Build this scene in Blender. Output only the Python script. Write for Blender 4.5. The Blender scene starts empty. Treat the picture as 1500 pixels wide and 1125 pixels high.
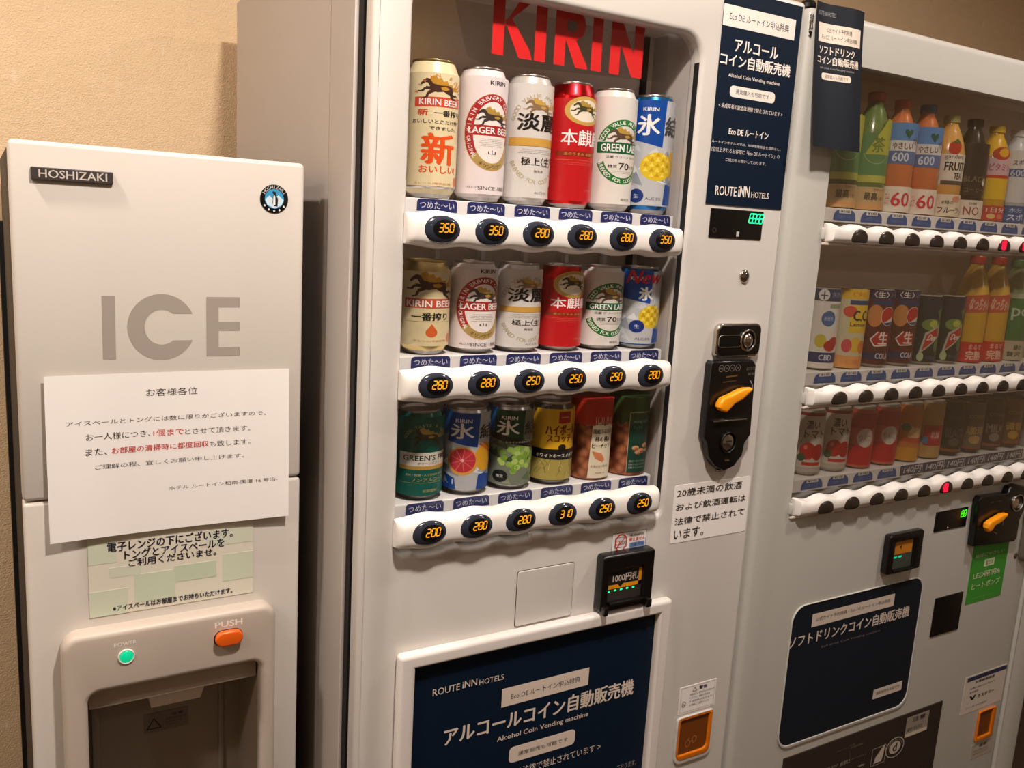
import bpy, bmesh, math, random
from mathutils import Matrix, Vector
from mathutils.geometry import tessellate_polygon
random.seed(4)
PI = math.pi
SC = bpy.context.scene
COL = SC.collection

# ---------------------------------------------------------------- camera, light, exposure
cam_d = bpy.data.cameras.new('camera')
cam_d.sensor_width = 36
cam_d.lens = 30.986
cam_d.clip_start = 0.02
cam = bpy.data.objects.new('camera', cam_d)
COL.objects.link(cam)
R3 = ((0.860218, -0.506733, 0.056976), (0.042262, 0.182198, 0.982353), (-0.508172, -0.842630, 0.178145))                      # camera right, up, back in world axes
mw = Matrix(((R3[0][0], R3[1][0], R3[2][0], 0), (R3[0][1], R3[1][1], R3[2][1], 0), (R3[0][2], R3[1][2], R3[2][2], 1.48), (0, 0, 0, 1)))
cam.matrix_world = mw
SC.camera = cam
SC.view_settings.view_transform = 'Standard'
SC.view_settings.look = 'None'
SC.view_settings.gamma = 1
SC.view_settings.use_curve_mapping = False
SC.view_settings.exposure = -0.42
w = bpy.data.worlds.new('world'); SC.world = w; w.use_nodes = True
w.node_tree.nodes['Background'].inputs[0].default_value = (1, .85, .7, 1)
w.node_tree.nodes['Background'].inputs[1].default_value = 0.02
def downlight_or_fill(x, y, z, power, size, col=(1, .875, .77), spread=None):
    l = bpy.data.lights.new('downlight_or_fill', 'AREA'); l.shape = 'DISK'; l.size = size; l.energy = power; l.color = col
    if spread: l.spread = spread
    o = bpy.data.objects.new('downlight_or_fill', l); COL.objects.link(o); o.location = (x, y, z)
    return o
LIGHTS = [(.43, .34, 2.44, 38, .10), (-1.2, .15, 2.44, 18, .12), (-.45, .98, 2.44, 18, .10), (1.75, .46, 2.44, 14, .10), (.6, -1.9, 2.44, 3, .12), (2.9, -1.4, 2.44, 13, .12)]  # last one is unseen fill, added to wash the right wall for glass haze
for (lx, ly, lz, lp, ls) in LIGHTS: downlight_or_fill(lx, ly, lz, lp, ls)  # third and fifth are added fill too, for the back wall and machine fronts

# ---------------------------------------------------------------- materials
def lin(c):
    out = []
    for v in c[:3]:
        v = v / 255.0
        out.append(v / 12.92 if v <= .04045 else ((v + .055) / 1.055) ** 2.4)
    return (out[0], out[1], out[2], 1.0)
def mat(name, col, rough=.5, metal=0, bump=None, coat=0, emit=None, es=0, var=None, spec=.5):
    m = bpy.data.materials.new(name); m.use_nodes = True
    nt = m.node_tree; b = nt.nodes['Principled BSDF']
    b.inputs['Base Color'].default_value = lin(col)
    b.inputs['Roughness'].default_value = rough
    b.inputs['Metallic'].default_value = metal
    b.inputs['Coat Weight'].default_value = coat
    b.inputs['Specular IOR Level'].default_value = spec
    if emit:
        b.inputs['Emission Color'].default_value = lin(emit); b.inputs['Emission Strength'].default_value = es
    if bump or var:
        tc = nt.nodes.new('ShaderNodeTexCoord')
        n = nt.nodes.new('ShaderNodeTexNoise'); n.inputs['Scale'].default_value = (bump or var)[0]; n.inputs['Detail'].default_value = 6
        nt.links.new(tc.outputs['Object'], n.inputs['Vector'])
        if bump:
            bp = nt.nodes.new('ShaderNodeBump'); bp.inputs['Strength'].default_value = bump[1]; bp.inputs['Distance'].default_value = bump[2]
            nt.links.new(n.outputs['Fac'], bp.inputs['Height']); nt.links.new(bp.outputs['Normal'], b.inputs['Normal'])
        if var:
            r = nt.nodes.new('ShaderNodeMixRGB'); r.inputs[1].default_value = lin(col); r.inputs[2].default_value = lin(var[1])
            nt.links.new(n.outputs['Fac'], r.inputs[0]); nt.links.new(r.outputs[0], b.inputs['Base Color'])
    return m
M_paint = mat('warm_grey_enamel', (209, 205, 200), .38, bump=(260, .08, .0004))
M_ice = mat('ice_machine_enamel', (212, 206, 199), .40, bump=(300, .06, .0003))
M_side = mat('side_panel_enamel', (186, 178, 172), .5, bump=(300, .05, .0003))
M_soft = mat('grey_enamel', (196, 195, 189), .30, bump=(240, .08, .0004))
M_white = mat('white_plastic', (240, 236, 232), .28)
M_tray = mat('white_shelf', (228, 226, 226), .4)
M_black = mat('black_plastic', (14, 13, 13), .25)
M_dark = mat('dark_gap', (12, 11, 11), .7)
M_button = mat('smoked_button', (44, 50, 64), .16, coat=.6)
M_btn2 = mat('brown_button', (48, 40, 34), .25)
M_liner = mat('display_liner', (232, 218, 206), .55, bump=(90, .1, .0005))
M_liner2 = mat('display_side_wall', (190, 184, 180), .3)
M_chrome = mat('chrome', (200, 195, 190), .15, metal=1)
M_alu = mat('aluminium', (205, 200, 196), .28, metal=1)
M_gold = mat('gold_aluminium', (214, 190, 130), .28, metal=1)
M_frame = mat('poster_frame', (232, 226, 222), .3)
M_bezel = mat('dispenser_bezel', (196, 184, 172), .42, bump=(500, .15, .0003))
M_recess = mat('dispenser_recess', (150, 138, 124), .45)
M_orange = mat('orange_plastic', (240, 100, 25), .3)
M_lever = mat('yellow_orange_lever', (255, 160, 20), .3, emit=(255, 150, 20), es=.0)
M_amber = mat('amber_plastic', (225, 120, 10), .18, coat=.5)
M_amberd = mat('amber_flap', (120, 62, 14), .15, coat=.5)
M_paper = mat('paper', (244, 240, 238), .8)
M_paperg = mat('pale_green_paper', (228, 224, 208), .8)
M_navy = mat('navy_poster', (8, 26, 46), .55, spec=.15)
M_navy2 = mat('charcoal_navy_poster', (24, 30, 40), .5, spec=.2)
M_green = mat('green_sticker', (62, 150, 50), .5)
M_pet = mat('clear_shell', (196, 188, 176), .25)
M_digit = mat('orange_led_digits', (60, 30, 5), .4, emit=(255, 165, 12), es=1.7)
M_gled = mat('green_led', (10, 60, 40), .4, emit=(30, 255, 150), es=3.0)
M_gled2 = mat('lime_led', (10, 60, 10), .4, emit=(70, 255, 20), es=2.0)
M_rled = mat('red_led', (60, 5, 10), .4, emit=(255, 20, 60), es=1.6)
M_pled = mat('power_led', (10, 150, 110), .2, emit=(0, 230, 160), es=.8, coat=.5)

M_print = bpy.data.materials.new('printed_ink'); M_print.use_nodes = True
_nt = M_print.node_tree; _a = _nt.nodes.new('ShaderNodeAttribute'); _a.attribute_name = 'Col'
_nt.links.new(_a.outputs['Color'], _nt.nodes['Principled BSDF'].inputs['Base Color'])
_nt.nodes['Principled BSDF'].inputs['Roughness'].default_value = .45
M_printg = M_print.copy(); M_printg.name = 'glossy_can_ink'
M_printg.node_tree.nodes['Principled BSDF'].inputs['Roughness'].default_value = .3

def glass_mat(name, tint, gl):
    m = bpy.data.materials.new(name); m.use_nodes = True; nt = m.node_tree; nt.nodes.clear()
    out = nt.nodes.new('ShaderNodeOutputMaterial'); mx = nt.nodes.new('ShaderNodeMixShader')
    tr = nt.nodes.new('ShaderNodeBsdfTransparent'); tr.inputs[0].default_value = tint
    g = nt.nodes.new('ShaderNodeBsdfGlossy'); g.inputs['Roughness'].default_value = .03
    lw = nt.nodes.new('ShaderNodeLayerWeight'); pw = nt.nodes.new('ShaderNodeMath'); pw.operation = 'POWER'; pw.inputs[1].default_value = 5   # Schlick reflectance of a thin pane
    ml = nt.nodes.new('ShaderNodeMath'); ml.operation = 'MULTIPLY_ADD'; ml.inputs[1].default_value = .95 * gl; ml.inputs[2].default_value = .035 * gl
    lw.inputs['Blend'].default_value = .5
    nt.links.new(lw.outputs['Facing'], pw.inputs[0]); nt.links.new(pw.outputs[0], ml.inputs[0]); nt.links.new(ml.outputs[0], mx.inputs[0])
    nt.links.new(tr.outputs[0], mx.inputs[1]); nt.links.new(g.outputs[0], mx.inputs[2]); nt.links.new(mx.outputs[0], out.inputs[0])
    return m
M_glass = glass_mat('window_glass', (.99, .99, .99, 1), .8)
M_acryl = glass_mat('clear_acrylic', (.93, .92, .92, 1), 1.0)
M_glass2 = glass_mat('haze_window_glass', (.95, .94, .92, 1), 2.6)
M_shell = glass_mat('clear_bottle_shell', (.95, .95, .93, 1), 1.2)

# wallpaper: woven beige with fine flecks
M_wall = bpy.data.materials.new('beige_wallpaper'); M_wall.use_nodes = True
nt = M_wall.node_tree; b = nt.nodes['Principled BSDF']; b.inputs['Roughness'].default_value = .85
tc = nt.nodes.new('ShaderNodeTexCoord')
n1 = nt.nodes.new('ShaderNodeTexNoise'); n1.inputs['Scale'].default_value = 30; n1.inputs['Detail'].default_value = 8
vo = nt.nodes.new('ShaderNodeTexVoronoi'); vo.inputs['Scale'].default_value = 26; vo.inputs['Randomness'].default_value = .8
rp = nt.nodes.new('ShaderNodeValToRGB'); rp.color_ramp.elements[0].position = .0; rp.color_ramp.elements[0].color = lin((252, 238, 214))
rp.color_ramp.elements[1].position = .16; rp.color_ramp.elements[1].color = lin((236, 208, 170))
n2 = nt.nodes.new('ShaderNodeTexNoise'); n2.inputs['Scale'].default_value = 420
mp = nt.nodes.new('ShaderNodeMapping'); mp.inputs['Scale'].default_value = (1, 1, .35); mp.inputs['Rotation'].default_value = (0, .5, 0)
mx = nt.nodes.new('ShaderNodeMixRGB'); mx.inputs[0].default_value = .35; mx.inputs[2].default_value = lin((230, 200, 160))
bp = nt.nodes.new('ShaderNodeBump'); bp.inputs['Strength'].default_value = .7; bp.inputs['Distance'].default_value = .0022
ad = nt.nodes.new('ShaderNodeMath'); ad.operation = 'ADD'
L = nt.links.new
L(tc.outputs['Object'], mp.inputs[0]); L(mp.outputs[0], vo.inputs['Vector']); L(tc.outputs['Object'], n1.inputs['Vector']); L(tc.outputs['Object'], n2.inputs['Vector'])
L(vo.outputs['Distance'], rp.inputs[0]); L(n1.outputs['Fac'], mx.inputs[0]); L(rp.outputs[0], mx.inputs[1]); L(mx.outputs[0], b.inputs['Base Color'])
L(n1.outputs['Fac'], ad.inputs[0]); L(n2.outputs['Fac'], ad.inputs[1]); L(ad.outputs[0], bp.inputs['Height']); L(bp.outputs[0], b.inputs['Normal'])
M_plain = mat('plain_wall', (176, 156, 128), .9, bump=(60, .2, .001))
M_ceil = mat('ceiling_white', (232, 222, 208), .9, bump=(80, .2, .001))
M_floor = mat('brown_carpet', (78, 60, 46), .95, bump=(300, .8, .004))
M_nuts = bpy.data.materials.new('mixed_nuts'); M_nuts.use_nodes = True
nt = M_nuts.node_tree; b = nt.nodes['Principled BSDF']; vo = nt.nodes.new('ShaderNodeTexVoronoi'); vo.inputs['Scale'].default_value = 75
tc = nt.nodes.new('ShaderNodeTexCoord'); rp = nt.nodes.new('ShaderNodeValToRGB'); rp.color_ramp.elements[0].color = lin((205, 130, 85)); rp.color_ramp.elements[1].color = lin((105, 52, 30)); rp.color_ramp.elements[1].position = .7
nt.links.new(tc.outputs['Object'], vo.inputs['Vector']); nt.links.new(vo.outputs['Distance'], rp.inputs[0]); nt.links.new(rp.outputs[0], b.inputs['Base Color']); b.inputs['Roughness'].default_value = .4

# ---------------------------------------------------------------- object helpers
def wl(o):
    v = Vector((0, 0, 0))
    while o is not None:
        v += o.location; o = o.parent
    return v
def link(name, me, m, parent=None, local=False):
    o = bpy.data.objects.new(name, me); COL.objects.link(o)
    if m is not None:
        me.materials.clear(); me.materials.append(m)
    if parent is not None:
        o.parent = parent
        if not local: me.transform(Matrix.Translation(-wl(parent)))
    return o
def thing(name, loc, label, cat, group=None):
    o = bpy.data.objects.new(name, None); COL.objects.link(o); o.empty_display_size = .05
    o.location = loc; o['label'] = label; o['category'] = cat
    if group: o['group'] = group
    return o
def structure(o):
    o['kind'] = 'structure'; return o
def finish(bm, ang=40):
    me = bpy.data.meshes.new('m'); bmesh.ops.recalc_face_normals(bm, faces=bm.faces); bm.to_mesh(me); bm.free()
    me.shade_smooth(); me.set_sharp_from_angle(angle=math.radians(ang)); return me
def add_box(bm, x0, x1, y0, y1, z0, z1, bev=0, seg=2):
    r = bmesh.ops.create_cube(bm, size=1)
    vs = r['verts']
    for v in vs: v.co = Vector(((x0 + x1) / 2 + v.co.x * (x1 - x0), (y0 + y1) / 2 + v.co.y * (y1 - y0), (z0 + z1) / 2 + v.co.z * (z1 - z0)))
    if bev:
        es = list({e for v in vs for e in v.link_edges})
        bmesh.ops.bevel(bm, geom=es, offset=bev, segments=seg, affect='EDGES', profile=.5)
def box(x0, x1, y0, y1, z0, z1, bev=0, seg=2):
    bm = bmesh.new(); add_box(bm, x0, x1, y0, y1, z0, z1, bev, seg); return finish(bm)
def add_lathe(bm, prof, cx=0, cy=0, n=40, sx=1, sy=1):
    rings = []
    for (r, z) in prof:
        if r < 1e-6: rings.append([bm.verts.new((cx, cy, z))])
        else: rings.append([bm.verts.new((cx + r * sx * math.sin(2 * PI * i / n), cy - r * sy * math.cos(2 * PI * i / n), z)) for i in range(n)])
    for a, b in zip(rings, rings[1:]):
        for i in range(n):
            j = (i + 1) % n
            if len(a) == 1 and len(b) == 1: continue
            if len(a) == 1: bm.faces.new((a[0], b[i], b[j]))
            elif len(b) == 1: bm.faces.new((a[i], a[j], b[0]))
            else: bm.faces.new((a[i], a[j], b[j], b[i]))
def lathe(prof, n=40, sx=1, sy=1, ang=35):
    bm = bmesh.new(); add_lathe(bm, prof, 0, 0, n, sx, sy); return finish(bm, ang)
def rr(x0, z0, x1, z1, r=0.0, n=6):
    rs = r if isinstance(r, (tuple, list)) else (r, r, r, r)      # radii: bottom-left, bottom-right, top-right, top-left
    pts = []
    for (cx, cz, q, rad, sx, sz) in ((x0, z0, PI, rs[0], 1, 1), (x1, z0, 1.5 * PI, rs[1], -1, 1), (x1, z1, 0, rs[2], -1, -1), (x0, z1, .5 * PI, rs[3], 1, -1)):
        if rad <= 0: pts.append((cx, cz)); continue
        for i in range(n + 1):
            a = q + (PI / 2) * i / n
            pts.append((cx + sx * rad + rad * math.cos(a), cz + sz * rad + rad * math.sin(a)))
    return pts
def ell(cx, cz, rx, rz, n=28, a0=0):
    return [(cx + rx * math.cos(a0 + 2 * PI * i / n), cz + rz * math.sin(a0 + 2 * PI * i / n)) for i in range(n)]
def plate(outer, holes, y0, th, bev=0.0, seg=2):
    """plate in the XZ plane, front face at y0, going back by th"""
    c = bpy.data.curves.new('c', 'CURVE'); c.dimensions = '2D'; c.fill_mode = 'BOTH'
    c.extrude = max(th / 2 - bev, 1e-5); c.bevel_depth = bev; c.bevel_resolution = seg; c.offset = -bev
    for pts in [outer] + list(holes):
        s = c.splines.new('POLY'); s.points.add(len(pts) - 1); s.use_cyclic_u = True
        for p, (x, z) in zip(s.points, pts): p.co = (x, z, 0, 1)
    o = bpy.data.objects.new('c', c); COL.objects.link(o)
    dg = bpy.context.evaluated_depsgraph_get(); me = bpy.data.meshes.new_from_object(o.evaluated_get(dg))
    bpy.data.objects.remove(o); bpy.data.curves.remove(c)
    me.transform(Matrix(((1, 0, 0, 0), (0, 0, -1, y0 + th / 2), (0, 1, 0, 0), (0, 0, 0, 1))))
    bm = bmesh.new(); bm.from_mesh(me); bmesh.ops.remove_doubles(bm, verts=bm.verts, dist=1e-6)
    bm.to_mesh(me); bm.free()
    me.shade_smooth(); me.set_sharp_from_angle(angle=math.radians(35))
    return me
def cut(me, x0, x1, y0, y1, z0, z1):
    a = bpy.data.objects.new('a', me); b = bpy.data.objects.new('b', box(x0, x1, y0, y1, z0, z1)); COL.objects.link(a); COL.objects.link(b)
    md = a.modifiers.new('b', 'BOOLEAN'); md.object = b; md.operation = 'DIFFERENCE'; md.solver = 'EXACT'
    dg = bpy.context.evaluated_depsgraph_get(); out = bpy.data.meshes.new_from_object(a.evaluated_get(dg))
    bpy.data.objects.remove(a); bpy.data.objects.remove(b)
    out.shade_smooth(); out.set_sharp_from_angle(angle=math.radians(35)); return out
def dome(cx, cz, rx, rz, y0, h, n=28, k=5, rim=.0):
    """convex oval button whose rim sits at y0 and whose middle stands h nearer"""
    bm = bmesh.new(); rings = []
    for j in range(k + 1):
        a = (PI / 2) * j / k
        s = math.cos(a); d = math.sin(a)
        if j == k: rings.append([bm.verts.new((cx, y0 - h, cz))])
        else: rings.append([bm.verts.new((cx + rx * s * math.cos(2 * PI * i / n), y0 - h * d, cz + rz * s * math.sin(2 * PI * i / n))) for i in range(n)])
    for a, b in zip(rings, rings[1:]):
        for i in range(n):
            j = (i + 1) % n
            if len(b) == 1: bm.faces.new((a[i], a[j], b[0]))
            else: bm.faces.new((a[i], a[j], b[j], b[i]))
    return finish(bm, 60)
def cyl_y(cx, cz, r, y0, y1, n=28, rz=None, bev=0):
    return plate(ell(cx, cz, r, rz or r, n), [], y0, y1 - y0, bev)
def join(meshes):
    bm = bmesh.new()
    for m in meshes: bm.from_mesh(m)
    me = bpy.data.meshes.new('j'); bm.to_mesh(me); bm.free()
    me.shade_smooth(); me.set_sharp_from_angle(angle=math.radians(35)); return me

# ---------------------------------------------------------------- flat print
def strip(parent, a, b, col, y, r=0.0, name='label_strip'):
    return link(name, plate(rr(a[0], a[1], b[0], b[1], r, 4), [], y - .0003, .0003), mat('strip_ink', col, .45), parent)
_tc = {}
def text_geo(s, bold):
    key = (s, bold)
    if key in _tc: return _tc[key]
    c = bpy.data.curves.new('t', 'FONT'); c.body = s; c.resolution_u = 2; c.offset = bold
    o = bpy.data.objects.new('t', c); COL.objects.link(o)
    dg = bpy.context.evaluated_depsgraph_get(); me = bpy.data.meshes.new_from_object(o.evaluated_get(dg))
    vs = [(v.co.x, v.co.y) for v in me.vertices]; fs = [tuple(p.vertices) for p in me.polygons]
    bpy.data.objects.remove(o); bpy.data.curves.remove(c); bpy.data.meshes.remove(me)
    x0 = min(v[0] for v in vs); x1 = max(v[0] for v in vs); y0 = min(v[1] for v in vs); y1 = max(v[1] for v in vs)
    if y1 - y0 < .25: y0, y1 = y0 - .3, y1 + .3
    vs = [((x - x0) / (x1 - x0), (y - y0) / (y1 - y0)) for x, y in vs]
    _tc[key] = (vs, fs, (x1 - x0) / (y1 - y0)); return _tc[key]
class Print:
    def __init__(s): s.v = []; s.f = []
    def _add(s, vs, fs, col, l):
        c = lin(col); b = len(s.v)
        s.v += [(x, z, l, c) for x, z in vs]; s.f += [tuple(b + i for i in f) for f in fs]
    def poly(s, pts, col, l=1):
        t = tessellate_polygon([[Vector((x, z, 0)) for x, z in pts]])
        s._add(pts, t, col, l)
    def rect(s, a, b, col, l=1, r=0):
        s.poly(rr(a[0], a[1], b[0], b[1], r, 4), col, l)
    def ell(s, cx, cz, rx, rz, col, l=1, n=28): s.poly(ell(cx, cz, rx, rz, n), col, l)
    def ring(s, cx, cz, rx, rz, w, col, l=1, a0=0, a1=360, n=40):
        vs = []; fs = []
        for i in range(n + 1):
            a = math.radians(a0 + (a1 - a0) * i / n)
            vs += [(cx + rx * math.cos(a), cz + rz * math.sin(a)), (cx + (rx - w) * math.cos(a), cz + (rz - w) * math.sin(a))]
        for i in range(n): fs.append((2 * i, 2 * i + 1, 2 * i + 3, 2 * i + 2))
        s._add(vs, fs, col, l)
    def line(s, pts, w, col, l=1):
        for (a, b) in zip(pts, pts[1:]):
            dx, dz = b[0] - a[0], b[1] - a[1]; n = math.hypot(dx, dz) or 1
            ox, oz = -dz / n * w / 2, dx / n * w / 2
            s._add([(a[0] + ox, a[1] + oz), (a[0] - ox, a[1] - oz), (b[0] - ox, b[1] - oz), (b[0] + ox, b[1] + oz)], [(0, 1, 2, 3)], col, l)
    def text(s, t, a, b, col, l=3, bold=.0, shear=0):
        vs, fs, asp = text_geo(t, 0); w = b[0] - a[0]; h = b[1] - a[1]
        for k, (ox, oz) in enumerate([(0, 0)] if bold < .008 else [(-bold, 0), (bold, 0), (0, bold * .6), (0, -bold * .6)]):
            s._add([(a[0] + x * w + shear * y * h + ox * h, a[1] + y * h + oz * h) for x, y in vs], fs, col, l + k * .2)
    def textc(s, t, cx, cz, h, col, l=3, bold=.0, wmax=None, shear=0):
        asp = text_geo(t, 0)[2]; w = asp * h
        if wmax: w = min(w, wmax)
        s.text(t, (cx - w / 2, cz - h / 2), (cx + w / 2, cz + h / 2), col, l, bold, shear)
    def arc(s, t, cx, cz, rx, rz, a0, a1, h, col, l=3, bold=.02, under=False):
        n = len(t)
        for i, ch in enumerate(t):
            if ch == ' ': continue
            a = math.radians(a0 + (a1 - a0) * (i + .5) / n)
            px, pz = cx + rx * math.cos(a), cz + rz * math.sin(a)
            tx, tz = (math.sin(a) * rx, -math.cos(a) * rz)
            if under: tx, tz = -tx, -tz
            q = math.hypot(tx, tz); tx /= q; tz /= q
            vs, fs, asp = text_geo(ch, 0); w = asp * h
            s._add([(px + (x - .5) * w * tx - (y - .5) * h * tz, pz + (x - .5) * w * tz + (y - .5) * h * tx) for x, y in vs], fs, col, l)
    def build(s, name, fn, parent, m=None, cut=None, local=False):
        bm = bmesh.new(); cl = bm.verts.layers.float_color.new('Col')
        vs = []
        for (x, z, l, c) in s.v:
            v = bm.verts.new((x, z, l)); v[cl] = c; vs.append(v)
        for f in s.f:
            try: bm.faces.new([vs[i] for i in f])
            except ValueError: pass
        if cut:
            x = min(v[0] for v in s.v); x1 = max(v[0] for v in s.v)
            k = math.ceil(x / cut)
            while k * cut < x1:
                bmesh.ops.bisect_plane(bm, geom=bm.verts[:] + bm.edges[:] + bm.faces[:], plane_co=(k * cut, 0, 0), plane_no=(1, 0, 0)); k += 1
        for f in bm.faces:
            f.normal_update()
            if f.normal.z < 0: f.normal_flip()
        for v in bm.verts: v.co = fn(v.co.x, v.co.y, v.co.z)
        me = bpy.data.meshes.new('print'); bm.to_mesh(me); bm.free()
        return link(name, me, m or M_print, parent, local)
def flat(y, step=.00012):
    return lambda x, z, l: Vector((x, y - .0001 - l * step, z))
def surf(fy, step=.00012):
    return lambda x, z, l: Vector((x, fy(x, z) - .0001 - l * step, z))
def around(r, step=.00009, sy=1.0):
    return lambda x, z, l: Vector(((r + .0001 + l * step) * math.sin(x / r), -(r + .0001 + l * step) * sy * math.cos(x / r), z))
def beast(p, cx, cz, s, dk=(70, 42, 34), gd=(190, 140, 50), l=2):
    f = lambda pts: [(cx + x * s, cz + z * s) for x, z in pts]
    p.poly(f([(-.40, .30), (-.34, .50), (-.20, .56), (-.12, .44), (.0, .48), (.06, .34), (.2, .38), (.26, .24), (.4, .26), (.44, .08), (.2, .04), (-.1, .1), (-.3, .12)]), gd, l)      # mane
    p.poly(f([(-.36, .10), (-.30, .24), (-.14, .20), (.04, .18), (.24, .20), (.40, .14), (.46, .0), (.40, -.14), (.24, -.16), (.08, -.06), (-.12, -.10), (-.28, -.08)]), dk, l + .4)    # trunk
    p.poly(f([(-.36, .10), (-.44, .26), (-.52, .26), (-.66, .16), (-.68, .24), (-.58, .36), (-.48, .44), (-.38, .42), (-.26, .22)]), dk, l + .5)                                     # neck and head
    p.poly(f([(-.02, .10), (.16, .14), (.30, .06), (.16, -.02), (.02, .0)]), gd, l + .7)
    for k, pts in enumerate(([(-.30, .04), (-.50, .06), (-.62, -.08), (-.78, -.06)], [(-.24, -.04), (-.42, -.14), (-.46, -.30), (-.60, -.34)], [(.30, -.10), (.48, -.20), (.60, -.14), (.78, -.28)], [(.34, -.06), (.40, -.28), (.56, -.36), (.62, -.52)])):
        for j, (u, v) in enumerate(zip(pts, pts[1:])): p.line(f([u, v]), (.12 - .035 * j) * s, dk, l + .6)
    for pts in ([(.42, .08), (.58, .20), (.66, .42)], [(.42, .06), (.66, .14), (.84, .34)], [(.42, .04), (.7, .04), (.9, .16)]): p.line(f(pts), .07 * s, gd, l + .2)

# ---------------------------------------------------------------- the room
def wallbox(name, x0, x1, y0, y1, z0, z1, m):
    return structure(link(name, box(x0, x1, y0, y1, z0, z1), m))
WY = 1.715
wallbox('wall_back', -1.6, 3.9, WY, WY + .12, 0, 2.45, M_wall)
wallbox('wall_front', -1.6, 3.9, -3.12, -3.0, 0, 2.45, M_plain)
wallbox('wall_left', -1.72, -1.6, -3.12, WY + .12, 0, 2.45, M_plain)
wallbox('wall_right', 3.9, 4.02, -3.12, WY + .12, 0, 2.45, M_plain)
wallbox('floor', -1.72, 4.02, -3.12, WY + .12, -.12, 0, M_floor)
wallbox('ceiling', -1.72, 4.02, -3.12, WY + .12, 2.45, 2.57, M_ceil)
wallbox('baseboard_back', -1.6, 3.9, WY - .012, WY, 0, .08, M_dark)

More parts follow.
